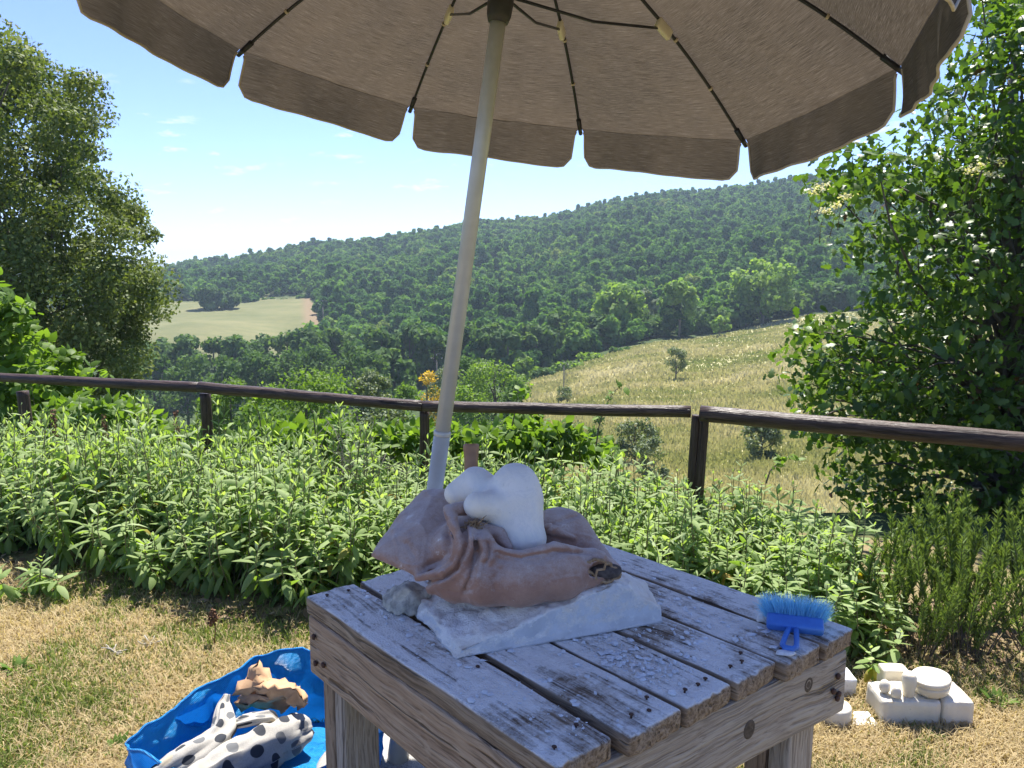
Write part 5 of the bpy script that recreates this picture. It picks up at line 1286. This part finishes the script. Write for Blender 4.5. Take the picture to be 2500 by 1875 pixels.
def bag_wr(P):
    D = P - CAMP; dep = D[:, 1] * CP - D[:, 2] * SP; hh = D[:, 1] * SP + D[:, 2] * CP       # where the folds lie on the front of the bag
    u = np.stack([(1250 + FPX * D[:, 0] / dep - 700) * 2.3284, (937.5 - FPX * hh / dep - 1050) * 2.3284], -1)
    u = u + 9 * np.stack([vnoise(P, 30., 61), vnoise(P, 30., 62)], -1)
    fw = np.clip((1.80 - P[:, 1]) / .03, 0, 1); out = np.zeros(len(P))
    for pts, w, hgt in (([(930, 455), (955, 560), (990, 660), (965, 755), (885, 808), (755, 835)], 19, .008), ([(1040, 560), (1047, 670), (1003, 790), (925, 852), (815, 900)], 17, .008), ([(1098, 590), (1122, 690), (1100, 810), (1075, 880)], 17, .006),
                        ([(1008, 510), (1021, 640), (1004, 705), (965, 785), (895, 838), (790, 880)], 10, -.013), ([(1065, 590), (1078, 690), (1050, 800), (1010, 890), (985, 960)], 10, -.011), ([(1135, 600), (1155, 670), (1150, 730), (1120, 780)], 10, -.008),
                        ([(900, 520), (922, 610), (905, 690), (845, 745), (775, 785)], 24, -.014), ([(1185, 692), (1330, 728), (1520, 686), (1770, 702)], 9, -.006), ([(870, 905), (960, 930), (1080, 900)], 12, -.004), ([(1230, 760), (1180, 850), (1190, 930)], 14, -.003), ([(1480, 740), (1520, 800), (1500, 880)], 16, -.0025), ([(560, 600), (680, 650), (730, 740)], 16, -.003)):
        d, tp = polydist(u, pts); out = out + hgt * np.exp(-(d / w) ** 2) * np.clip(np.sin(np.pi * np.clip(tp, .03, .97)) * 2.2, 0, 1)
    d, tp = polydist(u, [(1462, 575), (1540, 520), (1650, 490)]); back = -.004 * np.exp(-(d / 12) ** 2)
    lf = np.abs(vnoise(P * np.array([1., .6, 1.6]), 17., 71)); rg = np.exp(-(lf / .09) ** 2)
    return out * fw + back + .0016 * (rg - .3) + .0009 * fbm(P, 60., 5, 3)
lo = np.array([-.36, 1.60, .80]); hi = np.array([.32, 2.12, 1.16])
V_, Q_ = sdf_mesh(bag_fn, lo, hi, .0034, bag_wr)
bag0 = K(1230, 950, 1.75) 
sbag = empty('leather_sandbag', (float(bag0[0]), float(bag0[1]), TZ + .06), label='dusty reddish-brown leather sandbag folded under the white sculpture', cat='sandbag'); sb0 = np.array(sbag.location)
obj('bag_skin', mesh_np('bag_skin', V_ - sb0, Q_), M['leather'], sbag)
V_, Q_ = sdf_mesh(lambda P: sd_ell(P, K(1805, 800, 1.745), (.040, .024, .018)), K(1805, 800, 1.745) - .06, K(1805, 800, 1.745) + .06, .004, lambda P: .002 * fbm(P, 70., 2, 3))
obj('tear_core', mesh_np('tear_core', V_ - sb0, Q_), M['tear'], sbag)  # dark rounded core that fills the hole in the bag
ring = [(1690, 770), (1712, 745), (1760, 735), (1800, 745), (1850, 765), (1895, 800), (1890, 835), (1840, 852), (1790, 858), (1760, 840), (1735, 815), (1700, 795), (1690, 770)]
rr_ = np.random.default_rng(4); rp = np.array([K(a + rr_.normal() * 5, b + rr_.normal() * 5, 1.712 + .028 * (a - 1690) / 200) for a, b in ring]); tt = np.linspace(0, 12, 60)
rp = np.stack([np.interp(tt, np.arange(13), rp[:, q]) for q in range(3)], -1) + rr_.normal(size=(60, 3)) * .0012
MB().add(*tube_geo(rp - sb0, .0030 + .0014 * rr_.random(60), 6)).build('frayed_edge', M['fray'], sbag)
th_ = np.array([K(a, b, 1.705) for a, b in ((1790, 745), (1815, 750), (1805, 790), (1765, 795), (1755, 830), (1762, 850))]); MB().add(*tube_geo(th_ - sb0, .0032, 6)).build('loose_thread', M['fray'], sbag)
mb = MB(); tc_ = K(1060, 545, 1.745)
for q in range(70):
    e = tc_ + rr_.normal(size=3) * np.array([.014, .006, .010]); mb.add(*tube_geo([tc_ + rr_.normal(size=3) * .006, (tc_ + e) / 2 + rr_.normal(size=3) * .006, e], [.0016, .0013, .0006], 4))
mb.V = [v - sb0 for v in mb.V]; mb.build('tie_cord', M['fray'], sbag)
# white sculpture with rounded lobes
def sculp_fn(P):
    d = sd_ell(P, K(1300, 345, 1.845), (.060, .055, .067))
    d = smin(d, sd_cone(P, K(965, 360, 1.885), K(1070, 305, 1.89), .030, .042), .012)
    d = smin(d, sd_cone(P, K(1085, 330, 1.88), K(1230, 370, 1.87), .034, .040), .02)
    d = smin(d, sd_cone(P, K(1082, 428, 1.782), K(1250, 430, 1.825), .0315, .036), .012)
    d = smin(d, sd_cone(P, K(1190, 440, 1.825), K(1310, 590, 1.80), .040, .040), .02)
    d = smin(d, sd_cone(P, K(1345, 430, 1.82), K(1365, 600, 1.785), .046, .041), .03)
    d = smin(d, sd_ell(P, K(1340, 640, 1.785), (.038, .036, .028)), .02); d = smin(d, sd_ell(P, K(1405, 625, 1.785), (.026, .034, .026)), .016)
    return d
cS = K(1230, 450, 1.84); V_, Q_ = sdf_mesh(sculp_fn, cS - np.array([.17, .12, .14]), cS + np.array([.15, .12, .15]), .0042, lambda P: .0008 * fbm(P, 38., 5, 3))
sc0 = K(1350, 700, 1.79); tag(obj('sculpture', mesh_np('sculpture', V_ - sc0, Q_), M['sculpture'], loc=tuple(sc0)), 'smooth white abstract alabaster sculpture with rounded lobes on the sandbag', 'sculpture')
# turned wooden tool handle
hb, ht_ = K(1046, 560, 1.955), K(1064, 78, 2.01); Lh = np.linalg.norm(ht_ - hb)
tool = empty('tool_handle', tuple(hb), label='turned wooden tool handle standing up behind the white sculpture', cat='tool')
V_, F_ = lathe_geo([(.001, 0), (.006, .004), (.006, .05), (.013, .055), (.016, .07), (.0175, Lh * .5), (.0178, Lh * .8), (.0195, Lh - .022), (.0208, Lh - .012), (.0205, Lh - .004), (.018, Lh), (.001, Lh + .0008)], 22)
Mh = frame((0, 0, 0), (1, 0, 0), ht_ - hb); MB().add(xf(Mh, V_), F_).build('handle', M['handle_wood'], tool)

# scrubbing brush
def r6(x, y): return (1800 + x / 6.32, 1400 + y / 6.32)
bl = atz(*r6(450, 740), TZ + .018); br_ = atz(*r6(1335, 850), TZ + .018)
brush = empty('scrubbing_brush', tuple(((bl + br_) / 2) * np.array([1, 1, 0]) + np.array([0, 0, TZ + .001])), label='blue plastic brush with light blue bristles on the table corner', cat='brush'); bb = np.array(brush.location)
bx = norm(br_ - bl); by = norm(np.cross([0, 0, 1], bx)); bl_n = np.linalg.norm(br_ - bl); bdir = norm(by * .86 + np.array([0, 0, .5]))
V_, F_ = rbox_geo(bl_n, .034, .026, .007, 10, 4, 3); MB().add(V_, F_).build('head', M['brush_blue'], brush, mw=frame(np.array([0, 0, .019]), bx, np.cross(bx, bdir)))
hd = norm((atz(*r6(790, 1180), TZ + .008) - atz(*r6(860, 830), TZ + .014))); 
h0 = atz(*r6(862, 815), TZ + .016) - bb; h1 = atz(*r6(795, 1160), TZ + .009) - bb; hw = norm(np.cross(h1 - h0, [0, 0, 1]))
lp = np.array([h0 + hw * .005, h0 * .75 + h1 * .25 + hw * .009, h0 * .4 + h1 * .6 + hw * .0125, h0 * .12 + h1 * .88 + hw * .0145, h1 + hw * .007, h1 - hw * .007, h0 * .12 + h1 * .88 - hw * .0145, h0 * .4 + h1 * .6 - hw * .0125, h0 * .75 + h1 * .25 - hw * .009, h0 - hw * .005])
MB().add(*tube_geo(lp, [.0065, .006, .0058, .006, .0068, .0068, .006, .0058, .006, .0065], 10)).build('handle', M['brush_blue'], brush)
mb = MB(); rr_ = np.random.default_rng(9); hz_ = np.cross(bx, bdir)
for q in range(2000):
    a = (rr_.random() - .5); b = (rr_.random() - .5); p0 = np.array([0, 0, .019]) + bx * a * bl_n * .97 + hz_ * b * .022 + bdir * .015
    d = norm(bdir + bx * (a * 1.25 + rr_.normal() * .16) + hz_ * (b * 1.5 + rr_.normal() * .16)); Lb = .040 + .014 * rr_.random(); p1 = p0 + d * Lb * .6; p2 = p0 + d * Lb + np.array([0, 0, -.004]) + rr_.normal(size=3) * .003
    p1[2] = max(p1[2], .003); p2[2] = max(p2[2], .002); s = norm(np.cross(d, rr_.normal(size=3))) * .00055
    mb.add([p0 - s, p0 + s, p1 + s, p1 - s, p2 + s * .5, p2 - s * .5], np.array([(0, 1, 2, 3), (3, 2, 4, 5)]), [.15, .15, .55, .55, .95, .95])
o = mb.build('bristles', M['bristle'], brush, smooth=False, tint=True); o['kind'] = 'stuff'
q = atz(*r6(365, 745), TZ + .001); hull_rock('pebble', [q + np.array(v) for v in ((-.011, 0, 0), (.011, -.004, 0), (.008, .012, 0), (-.006, .01, .012), (.008, .004, .014), (-.009, -.006, .010), (.006, -.007, .011))], M['sculpture'], .0008, 90, 5, 2, label='small white stone piece at the left end of the brush', cat='stone', chamfer=.002)
for k, (x, y, w, lb) in enumerate(((740, 1235, .024, 'thin pale stone flake under the handle end of the brush'), (560, 1140, .012, 'small pale stone flake left of the brush handle'))):
    q = atz(*r6(x, y), TZ + .003); hull_rock('stone_flake', [q + np.array(v) * w for v in ((-.9, -.2, 0), (.2, -.6, 0), (1., -.1, 0), (.5, .5, 0), (-.6, .5, 0), (-.7, -.1, .16), (.2, -.4, .2), (.8, 0, .18), (.4, .4, .2), (-.4, .4, .14))], M['alabaster_cool'], .0004, 90, 5 + k, 2, label=lb, cat='stone chip')
# loose chips and flakes of alabaster strewn over the planks
mb = MB(); rr_ = np.random.default_rng(77); nchip = 2200
for q in range(nchip):
    zone = rr_.random()
    if zone < .35: f, g_ = rr_.normal(.72, .12), rr_.random() ** .7 * .8 + .1
    elif zone < .6: f, g_ = rr_.normal(.5, .1), rr_.random() * .9
    elif zone < .8: f, g_ = rr_.normal(.42, .07), rr_.normal(.80, .08)
    else: f, g_ = rr_.normal(.12, .07), rr_.random()
    if not (0.02 < f < .98 and .02 < g_ < .98): continue
    if any(abs(f - (frac(edges[i][1]) + frac(edges[i + 1][0])) / 2) < .014 for i in range(5)): continue
    p = (A_ + (D_ - A_) * f) * (1 - g_) + (B_ + (C_ - B_) * f) * g_; p = p + np.array([0, 0, .001]) - tbase * np.array([1, 1, 0])
    w = .0016 + .0075 * rr_.random() ** 5; a = rr_.random() * 6.28 + np.arange(6) * 1.047; rad = w * (.4 + .9 * rr_.random(6)); hh = w * (.15 + .25 * rr_.random())
    el_ = rr_.random() * 3.14; lo_ = np.stack([rad * np.cos(a) * (1 + .5 * math.cos(el_)), rad * np.sin(a) * (1 + .5 * math.sin(el_)), a * 0], -1); hi_ = lo_ * np.array([.75, .75, 1]) + np.array([rr_.normal() * w * .15, rr_.normal() * w * .15, hh])
    mb.add(np.concatenate([p + lo_, p + hi_]), [np.array([(i, (i + 1) % 6, 6 + (i + 1) % 6, 6 + i) for i in range(6)]), np.array([[6, 7, 8, 9, 10, 11]])])
o = mb.build('stone_chips', M['alabaster_cool'], smooth=False, loc=(tbase[0], tbase[1], 0)); tag(o, 'white alabaster chips and flakes strewn over the planks', 'stone chips', kind='stuff')

# ------------------------------------------------------------------ carved pieces on the lawn at the right
def r4(x, y): return (1750 + x / 2.9493, 1350 + y / 2.9493)
g0 = atz(*r4(1185, 1252), 0.); g1_ = atz(*r4(1850, 1262), 0.); gx_ = norm(g1_ - g0); gy_ = np.cross([0, 0, 1], gx_); wl_ = np.linalg.norm(g1_ - g0)
def block(name, label, a0_, a1_, y0, y1, h, mat, seed, cham=.007, z0=0., skew=0.):
    pts = []
    for a in (a0_, a1_):
        for y in (y0, y1):
            for z in (z0, z0 + h): pts.append(g0 + gx_ * (a + skew * (z - z0)) + gy_ * y + np.array([0, 0, z]) - gy_ * .0)
    return hull_rock(name, pts, mat, .0028, 15., seed, sub=5, label=label, cat='stone', chamfer=cham)
block('alabaster_block', 'long smooth cream alabaster block under the small carved pieces', .0, wl_ * .645, .0, .15, .098, M['alabaster'], 31, .018)
block('alabaster_block', 'shorter cream alabaster block butted to the right, under the round box', wl_ * .652, wl_ * 1.0, -.002, .16, .100, M['alabaster'], 32, .018)
block('alabaster_block', 'upright white alabaster block standing behind the long block',   .075, .17, .165, .23, .125, M['alabaster'], 33, .008)
block('alabaster_block', 'white alabaster slab lying half hidden behind the table corner', -.22, -.012, .19, .29, .075, M['alabaster_cool'], 34, .006)
ZT = .099
def lathe_thing(name, label, pt, prof, mat, tilt=(0, 0), cat='carving', sides=28, parts=None):
    t = empty(name, tuple(pt), label=label, cat=cat); Mx = frame((0, 0, 0), (1, 0, tilt[0]), (-tilt[0], tilt[1], 1))
    for nm, pr, mt in (parts or ((('body', prof, mat)),)):
        V_, F_ = lathe_geo(pr, sides); V_ = V_ * (1 + .012 * vnoise(V_, 30., 3))[:, None]; MB().add(xf(Mx, V_), F_).build(nm, mt, t)
    return t
pz = lambda x, y, z: atz(*r4(x, y), z)
lathe_thing('carved_egg', 'small cream alabaster egg at the left end of the block', pz(1207, 1005, ZT), [(.004, 0), (.013, .003), (.0185, .013), (.0200, .023), (.0185, .034), (.013, .043), (.006, .048), (.0005, .0495)], M['alabaster'])
lathe_thing('carved_cone', 'small blunt cream alabaster cone between egg and tall vase', pz(1290, 1038, ZT), [(.010, 0), (.0175, .004), (.0180, .014), (.0165, .025), (.0125, .036), (.0085, .040), (.0005, .0405)], M['alabaster'])
lathe_thing('carved_vase', 'tall rough-topped cream alabaster vase beside the round box', pz(1378, 1030, ZT), [(.014, 0), (.019, .004), (.022, .03), (.0255, .055), (.0245, .075), (.019, .087), (.016, .088), (.012, .080), (.0005, .078)], M['alabaster'])
bxp = pz(1585, 1050, ZT) + gy_ * .045
lathe_thing('round_box', 'round white lidded alabaster box tilted on the block', bxp + np.array([0, 0, .004]), None, None, (.10, -.06), cat='box', sides=40,
            parts=(('bowl', [(.030, 0), (.052, .003), (.060, .014), (.063, .030), (.063, .040), (.0005, .040)], M['alabaster']), ('lid', [(.0005, .0405), (.0625, .0405), (.0655, .043), (.0655, .055), (.063, .060), (.0585, .0615), (.0005, .0635)], M['alabaster'])))
lathe_thing('stone_drum', 'white alabaster drum half hidden behind the table leg', pz(880, 1275, 0.) + np.array([.0, .05, 0]), [(.052, 0), (.058, .006), (.058, .060), (.054, .068), (.0005, .069)], M['alabaster'], sides=32)
q0, q1, q2, q3 = pz(985, 1235, .012), pz(1170, 1245, .012), pz(1090, 1140, .03), pz(985, 1140, .03)
hull_rock('stone_tile', [q - np.array([0, 0, .012]) for q in (q0, q1, q2, q3)] + [q0, q1, q2, q3], M['alabaster_cool'], .0002, 30, 4, 3, label='thin polished white stone tile leaning beside the long block', cat='tile', chamfer=.0015)

# ------------------------------------------------------------------ blue bag with cloth and paper
def r3(x, y): return (250 + x / 3.16, 1500 + y / 3.16)
B3 = lambda x, y, z: atz(*r3(x, y), z)
bagE = empty('carrier_bag', (-.85, 2.2, 0.), label='big open bright blue woven plastic bag on the lawn left of the table', cat='bag'); be = np.array(bagE.location)
rimp = [(145, 1000, .20), (180, 950, .215), (330, 860, .225), (520, 735, .235), (700, 585, .24), (880, 490, .245), (1060, 410, .25), (1180, 330, .255), (1330, 290, .26), (1500, 275, .26), (1800, 280, .25), (2050, 420, .24), (2200, 700, .22), (2180, 880, .20), (2060, 960, .19), (1900, 1080, .17), (1640, 1200, .16), (1300, 1320, .16), (900, 1330, .165), (520, 1190, .175), (300, 1065, .185), (190, 1060, .19)]
rim = np.array([B3(*q) for q in rimp]); nrm_ = len(rim); kk = np.linspace(0, nrm_, 140, endpoint=False)
rimc = np.concatenate([rim, rim[:1]]); rim = np.stack([np.interp(kk, np.arange(nrm_ + 1), rimc[:, q]) for q in range(3)], -1)
for _ in range(2): rim = (rim * 2 + np.roll(rim, 1, 0) + np.roll(rim, -1, 0)) / 4
rim = rim + norm(np.concatenate([rim[:, :2] - np.array([-.8, 2.12]), rim[:, :1] * 0], 1)) * (.016 * fbm(rim, 7., 91, 3))[:, None] + np.array([0, 0, 1.]) * (.012 * fbm(rim, 9., 95, 3))[:, None]
cen = np.array([-.80, 2.12, 0.]); n_r = 16; Vb = []
for ii in range(n_r):
    f = ii / (n_r - 1)
    p = rim.copy(); p[:, :2] = cen[:2] + (rim[:, :2] - cen[:2]) * (1 - .10 * f - .03 * math.sin(f * 3.1)); p[:, 2] = rim[:, 2] * (1 - f) + .012 * f
    wv = .013 * fbm(np.concatenate([p[:, :2], np.full((len(p), 1), f * .6)], 1), 5., 6, 3) * math.sin(math.pi * min(1, f * .9 + .12)) 
    fold = .012 * np.sin(np.arange(140) * .21 + f * 5) * math.sin(math.pi * f) + .006 * vnoise(np.stack([kk, kk * 0 + f * 4, kk * 0], -1), 1.7, 3)
    p[:, :2] += norm(rim[:, :2] - cen[:2]) * (wv + fold)[:, None]; p[:, 2] += .007 * vnoise(p, 12., 2) * (1 - f); p[:, :2] += norm(rim[:, :2] - cen[:2]) * (.018 * (.6 - 2 * np.abs(fbm(p, 9., 51, 3))))[:, None] * math.sin(math.pi * min(1, f + .1)); Vb.append(p)
Vb = np.concatenate(Vb) - be; i = np.arange(n_r - 1)[:, None] * 140; j = np.arange(140)[None]; j2 = (j + 1) % 140
MB().add(Vb, np.stack([i + j, i + j2, i + 140 + j2, i + 140 + j], -1).reshape(-1, 4)).build('wall', M['bag'], bagE)
fl = Vb[-140:]; rings = [fl]
for f in (.75, .5, .25, .02):
    p = fl * f + (cen - be) * (1 - f); p[:, 2] = .018 + .085 * (1 - f) ** .6 * (.7 + .5 * vnoise(p, 4., 9)) + .02 * fbm(p, 11., 4, 2); rings.append(p)
i = np.arange(4)[:, None] * 140; MB().add(np.concatenate(rings), np.stack([i + j, i + j2, i + 140 + j2, i + 140 + j], -1).reshape(-1, 4)).build('bottom', M['bag'], bagE)
MB().add(*tube_geo(np.concatenate([Vb[:140], Vb[:1]]) + np.array([0, 0, .001]), .0045, 6, False)).build('hem', M['bag'], bagE)
# inner flap folded from the far wall
fp = [B3(*q) for q in ((560, 800, .205), (700, 740, .21), (800, 690, .215), (850, 640, .225))]; fq = [B3(*q) for q in ((600, 1000, .08), (720, 960, .07), (850, 900, .07), (890, 800, .09))]
t_ = np.linspace(0, 1, 8); top_ = np.stack([np.interp(t_ * 3, range(4), np.array(fp)[:, q]) for q in range(3)], -1); bot_ = np.stack([np.interp(t_ * 3, range(4), np.array(fq)[:, q]) for q in range(3)], -1)
P = np.stack([top_ * (1 - s_) + bot_ * s_ + np.array([0, -.012 * math.sin(3.1 * s_), 0]) for s_ in np.linspace(0, 1, 6)]) - be; i = np.arange(5)[:, None] * 8; j = np.arange(7)[None]
MB().add(P.reshape(-1, 3), np.stack([i + j, i + j + 1, i + 9 + j, i + 8 + j], -1).reshape(-1, 4)).build('flap', M['bag'], bagE)

def sheet(name, ctrl, mat, nu, nv, thick=0, crum=0, csc=20, seed=0, parent=None, uvs=(1, 1), org=None, label=None, cat=None, facet=False):
    """cloth patch through a grid of control points (rows x columns)"""
    Cg = np.array(ctrl); R_0, C_0 = Cg.shape[:2]
    def spl(A, n):      # Catmull-Rom along axis 0
        m = len(A); t = np.linspace(0, m - 1, n); i = np.minimum(t.astype(int), m - 2); f = (t - i).reshape((-1,) + (1,) * (A.ndim - 1)); g = lambda q: A[np.clip(q, 0, m - 1)]
        return .5 * ((2 * g(i)) + (-g(i - 1) + g(i + 1)) * f + (2 * g(i - 1) - 5 * g(i) + 4 * g(i + 1) - g(i + 2)) * f ** 2 + (-g(i - 1) + 3 * g(i) - 3 * g(i + 1) + g(i + 2)) * f ** 3)
    S = spl(Cg, nu); S = np.swapaxes(spl(np.swapaxes(S, 0, 1), nv), 0, 1)
    P = S.reshape(-1, 3)
    if crum:
        w = np.stack([1 - 2 * np.abs(fbm(P, csc, seed + q, 3)) for q in range(3)], -1); P = P + crum * w * np.array([.5, .5, 1])
    if facet: P = P + np.random.default_rng(seed).normal(size=P.shape) * facet
    if uvs is None: G_ = P.reshape(nu, nv, 3); uvs = (float(np.linalg.norm(np.diff(G_, axis=0), axis=2).sum(0).mean()), float(np.linalg.norm(np.diff(G_, axis=1), axis=2).sum(1).mean()))
    U = np.linspace(0, uvs[0], nu); Vv_ = np.linspace(0, uvs[1], nv); uv = np.stack(np.meshgrid(U, Vv_, indexing='ij'), -1).reshape(-1, 2)
    org = P.mean(0) if org is None else org
    i = np.arange(nu - 1)[:, None] * nv; j = np.arange(nv - 1)[None]
    o = MB().add(P - org, np.stack([i + j, i + j + 1, i + nv + j + 1, i + nv + j], -1).reshape(-1, 4), uv=uv).build(name, mat, parent, smooth=not facet, uv=True, loc=None if parent else tuple(org))
    if parent is not None: pass
    if thick: md_ = o.modifiers.new('thickness', 'SOLIDIFY'); md_.thickness = thick; md_.offset = 0
    return tag(o, label, cat) if label else o
pc = empty('polka_dot_cloth', tuple(B3(1150, 1000, .1)), label='off-white polka dot cloth rolled up in the blue bag', cat='cloth'); po = np.array(pc.location)
# two soft rolls side by side, the upper one with a loose neck under the paper
def cloth_roll(name, cl_, flat, seed, u0=0.):
    m = len(cl_); cp = np.array([B3(*q[:3]) for q in cl_]); rad = np.array([q[3] for q in cl_]); N_ = 60; tt = np.linspace(0, m - 1, N_)
    cp = np.stack([np.interp(tt, range(m), cp[:, q]) for q in range(3)], -1); rad = np.interp(tt, range(m), rad)
    for _ in range(6): cp[1:-1] = (cp[:-2] + 2 * cp[1:-1] + cp[2:]) / 4; rad[1:-1] = (rad[:-2] + 2 * rad[1:-1] + rad[2:]) / 4
    S_ = 40; V_, F_ = tube_geo(cp, rad, S_, True, flat=flat); arc = np.concatenate([[0], np.cumsum(np.linalg.norm(np.diff(cp, axis=0), axis=1))]); an = np.linspace(0, 2 * np.pi, S_, endpoint=False)
    uvr = np.stack([u0 + np.repeat(arc, S_), np.tile(an, N_) * .058], -1); w = V_ - np.repeat(cp, S_, 0); AN = np.tile(an, N_); AR = np.repeat(arc, S_)
    long_ = np.stack([AR * 5 + seed, np.cos(AN) * 1.6, np.sin(AN) * 1.6], -1); rid = np.abs(vnoise(long_, 1.3, seed)); rid2 = np.abs(vnoise(long_ * np.array([1.8, 1.5, 1.5]), 1.6, seed + 5))
    dsp = .022 * (rid - .35) + .010 * (rid2 - .35) + .003 * fbm(V_, 26., seed, 2)
    V_ = V_ + norm(w) * (dsp * np.repeat(np.clip(rad / .05, .25, 1), S_))[:, None]
    MB().add(V_ - po, F_, uv=uvr).build(name, M['polka'], pc, uv=True)
cloth_roll('roll', [(1570, 880, .12, .034), (1500, 900, .13, .056), (1380, 965, .13, .068), (1250, 1030, .13, .074), (1100, 1120, .13, .076), (950, 1200, .125, .074), (800, 1290, .12, .07), (600, 1410, .11, .06)], .85, 3)
cloth_roll('roll', [(965, 620, .235, .010), (935, 700, .215, .020), (930, 800, .20, .034), (930, 900, .185, .044), (850, 990, .175, .050), (720, 1085, .17, .050), (560, 1180, .155, .046), (380, 1290, .13, .036)], .75, 14, .03)
cloth_roll('loose_end', [(1010, 850, .19, .014), (1080, 830, .20, .026), (1180, 800, .20, .030), (1290, 790, .19, .026), (1350, 830, .17, .012)], .6, 27, .05)
# crumpled kraft paper
pp = empty('kraft_paper', tuple(B3(1280, 650, .15)), label='crumpled brown kraft paper lying on the cloth in the bag', cat='paper'); ppo = np.array(pp.location)
rows = [[(1030, 600, .235), (1060, 540, .25), (1110, 460, .27), (1195, 372, .30)], [(1120, 640, .21), (1140, 570, .245), (1180, 500, .27), (1215, 380, .30)], [(1180, 660, .20), (1230, 590, .25), (1260, 520, .255), (1260, 440, .27)], [(1300, 680, .195), (1330, 600, .25), (1350, 540, .25), (1330, 500, .24)],
        [(1420, 680, .20), (1450, 600, .25), (1470, 560, .25), (1440, 540, .24)], [(1480, 730, .19), (1540, 650, .24), (1540, 600, .245), (1500, 570, .24)], [(1540, 745, .18), (1590, 710, .22), (1580, 640, .235), (1560, 600, .23)]]
sheet('upper_sheet', [[B3(*q) for q in r] for r in rows], M['kraft'], 13, 8, .0012, .006, 9, 8, pp, org=ppo, facet=.0075)
rows = [[(1020, 720, .17), (1050, 660, .20), (1090, 610, .22)], [(1080, 760, .16), (1110, 680, .205), (1180, 620, .23)], [(1180, 750, .15), (1210, 680, .20), (1290, 640, .225)], [(1290, 740, .15), (1330, 670, .19), (1400, 650, .21)], [(1420, 760, .15), (1440, 700, .18), (1480, 680, .2)]]
sheet('lower_sheet', [[B3(*q) for q in r] for r in rows], M['kraft'], 9, 6, .0012, .008, 9, 12, pp, org=ppo, facet=.008)
# bleached twigs on the lawn
for k, (px, py, lb) in enumerate(((283, 1598, 'bleached white root piece on the lawn, left one'), (368, 1576, 'bleached white twig piece on the lawn near the sage'))):
    q = atz(px, py, 0.); t = empty('bleached_twig', tuple(q), label=lb, cat='twig'); mb = MB(); r_ = np.random.default_rng(60 + k)
    for b in range(8):
        a = r_.random() * 6.28; e = np.array([.055 * math.cos(a), .045 * math.sin(a), .012 + .025 * r_.random()]); mb.add(*branch(np.array([0, 0, .010]), e, .0045, .0018, .3, r=r_, sides=5))
    mb.build('twig', M['dry_twig'], t)
# broad-leaved weeds in the lawn
WE = [('flat leafy weed rosette in the lawn at the far left', 40, 1640, .09), ('grey-green weed tuft in the lawn at the bag\'s left corner', 285, 1835, .08), ('leafy weed on the lawn right of the white blocks', 2435, 1720, .10), ('small green weed tuft on the lawn below the white blocks', 2290, 1800, .05)]
for k, (lb, px, py, s) in enumerate(WE):
    q = atz(px, py, 0.); t = empty('lawn_weed', tuple(q), label=lb, cat='weed'); mb = MB(); r_ = np.random.default_rng(80 + k); n_ = 22; a = r_.random(n_) * 6.283; el = r_.uniform(.1, .9, n_)
    LA = np.stack([.012 * np.cos(a), .012 * np.sin(a), .008 + a * 0], -1), np.stack([np.cos(a) * np.cos(el), np.sin(a) * np.cos(el), np.sin(el)], -1), np.array([0, 0, 1.]) + .2 * rdir(n_, r_), s * (.35 + .4 * r_.random(n_)), .2 + .4 * r_.random(n_)
    for q in range(n_):
        mb = MB(); scatter(mb, OVAL[0] * np.array([1, .6, 1]), OVAL[1], *[z[q:q + 1] for z in LA]); mb.build('leaf', M['acacia_leaf'], t, tint=True)
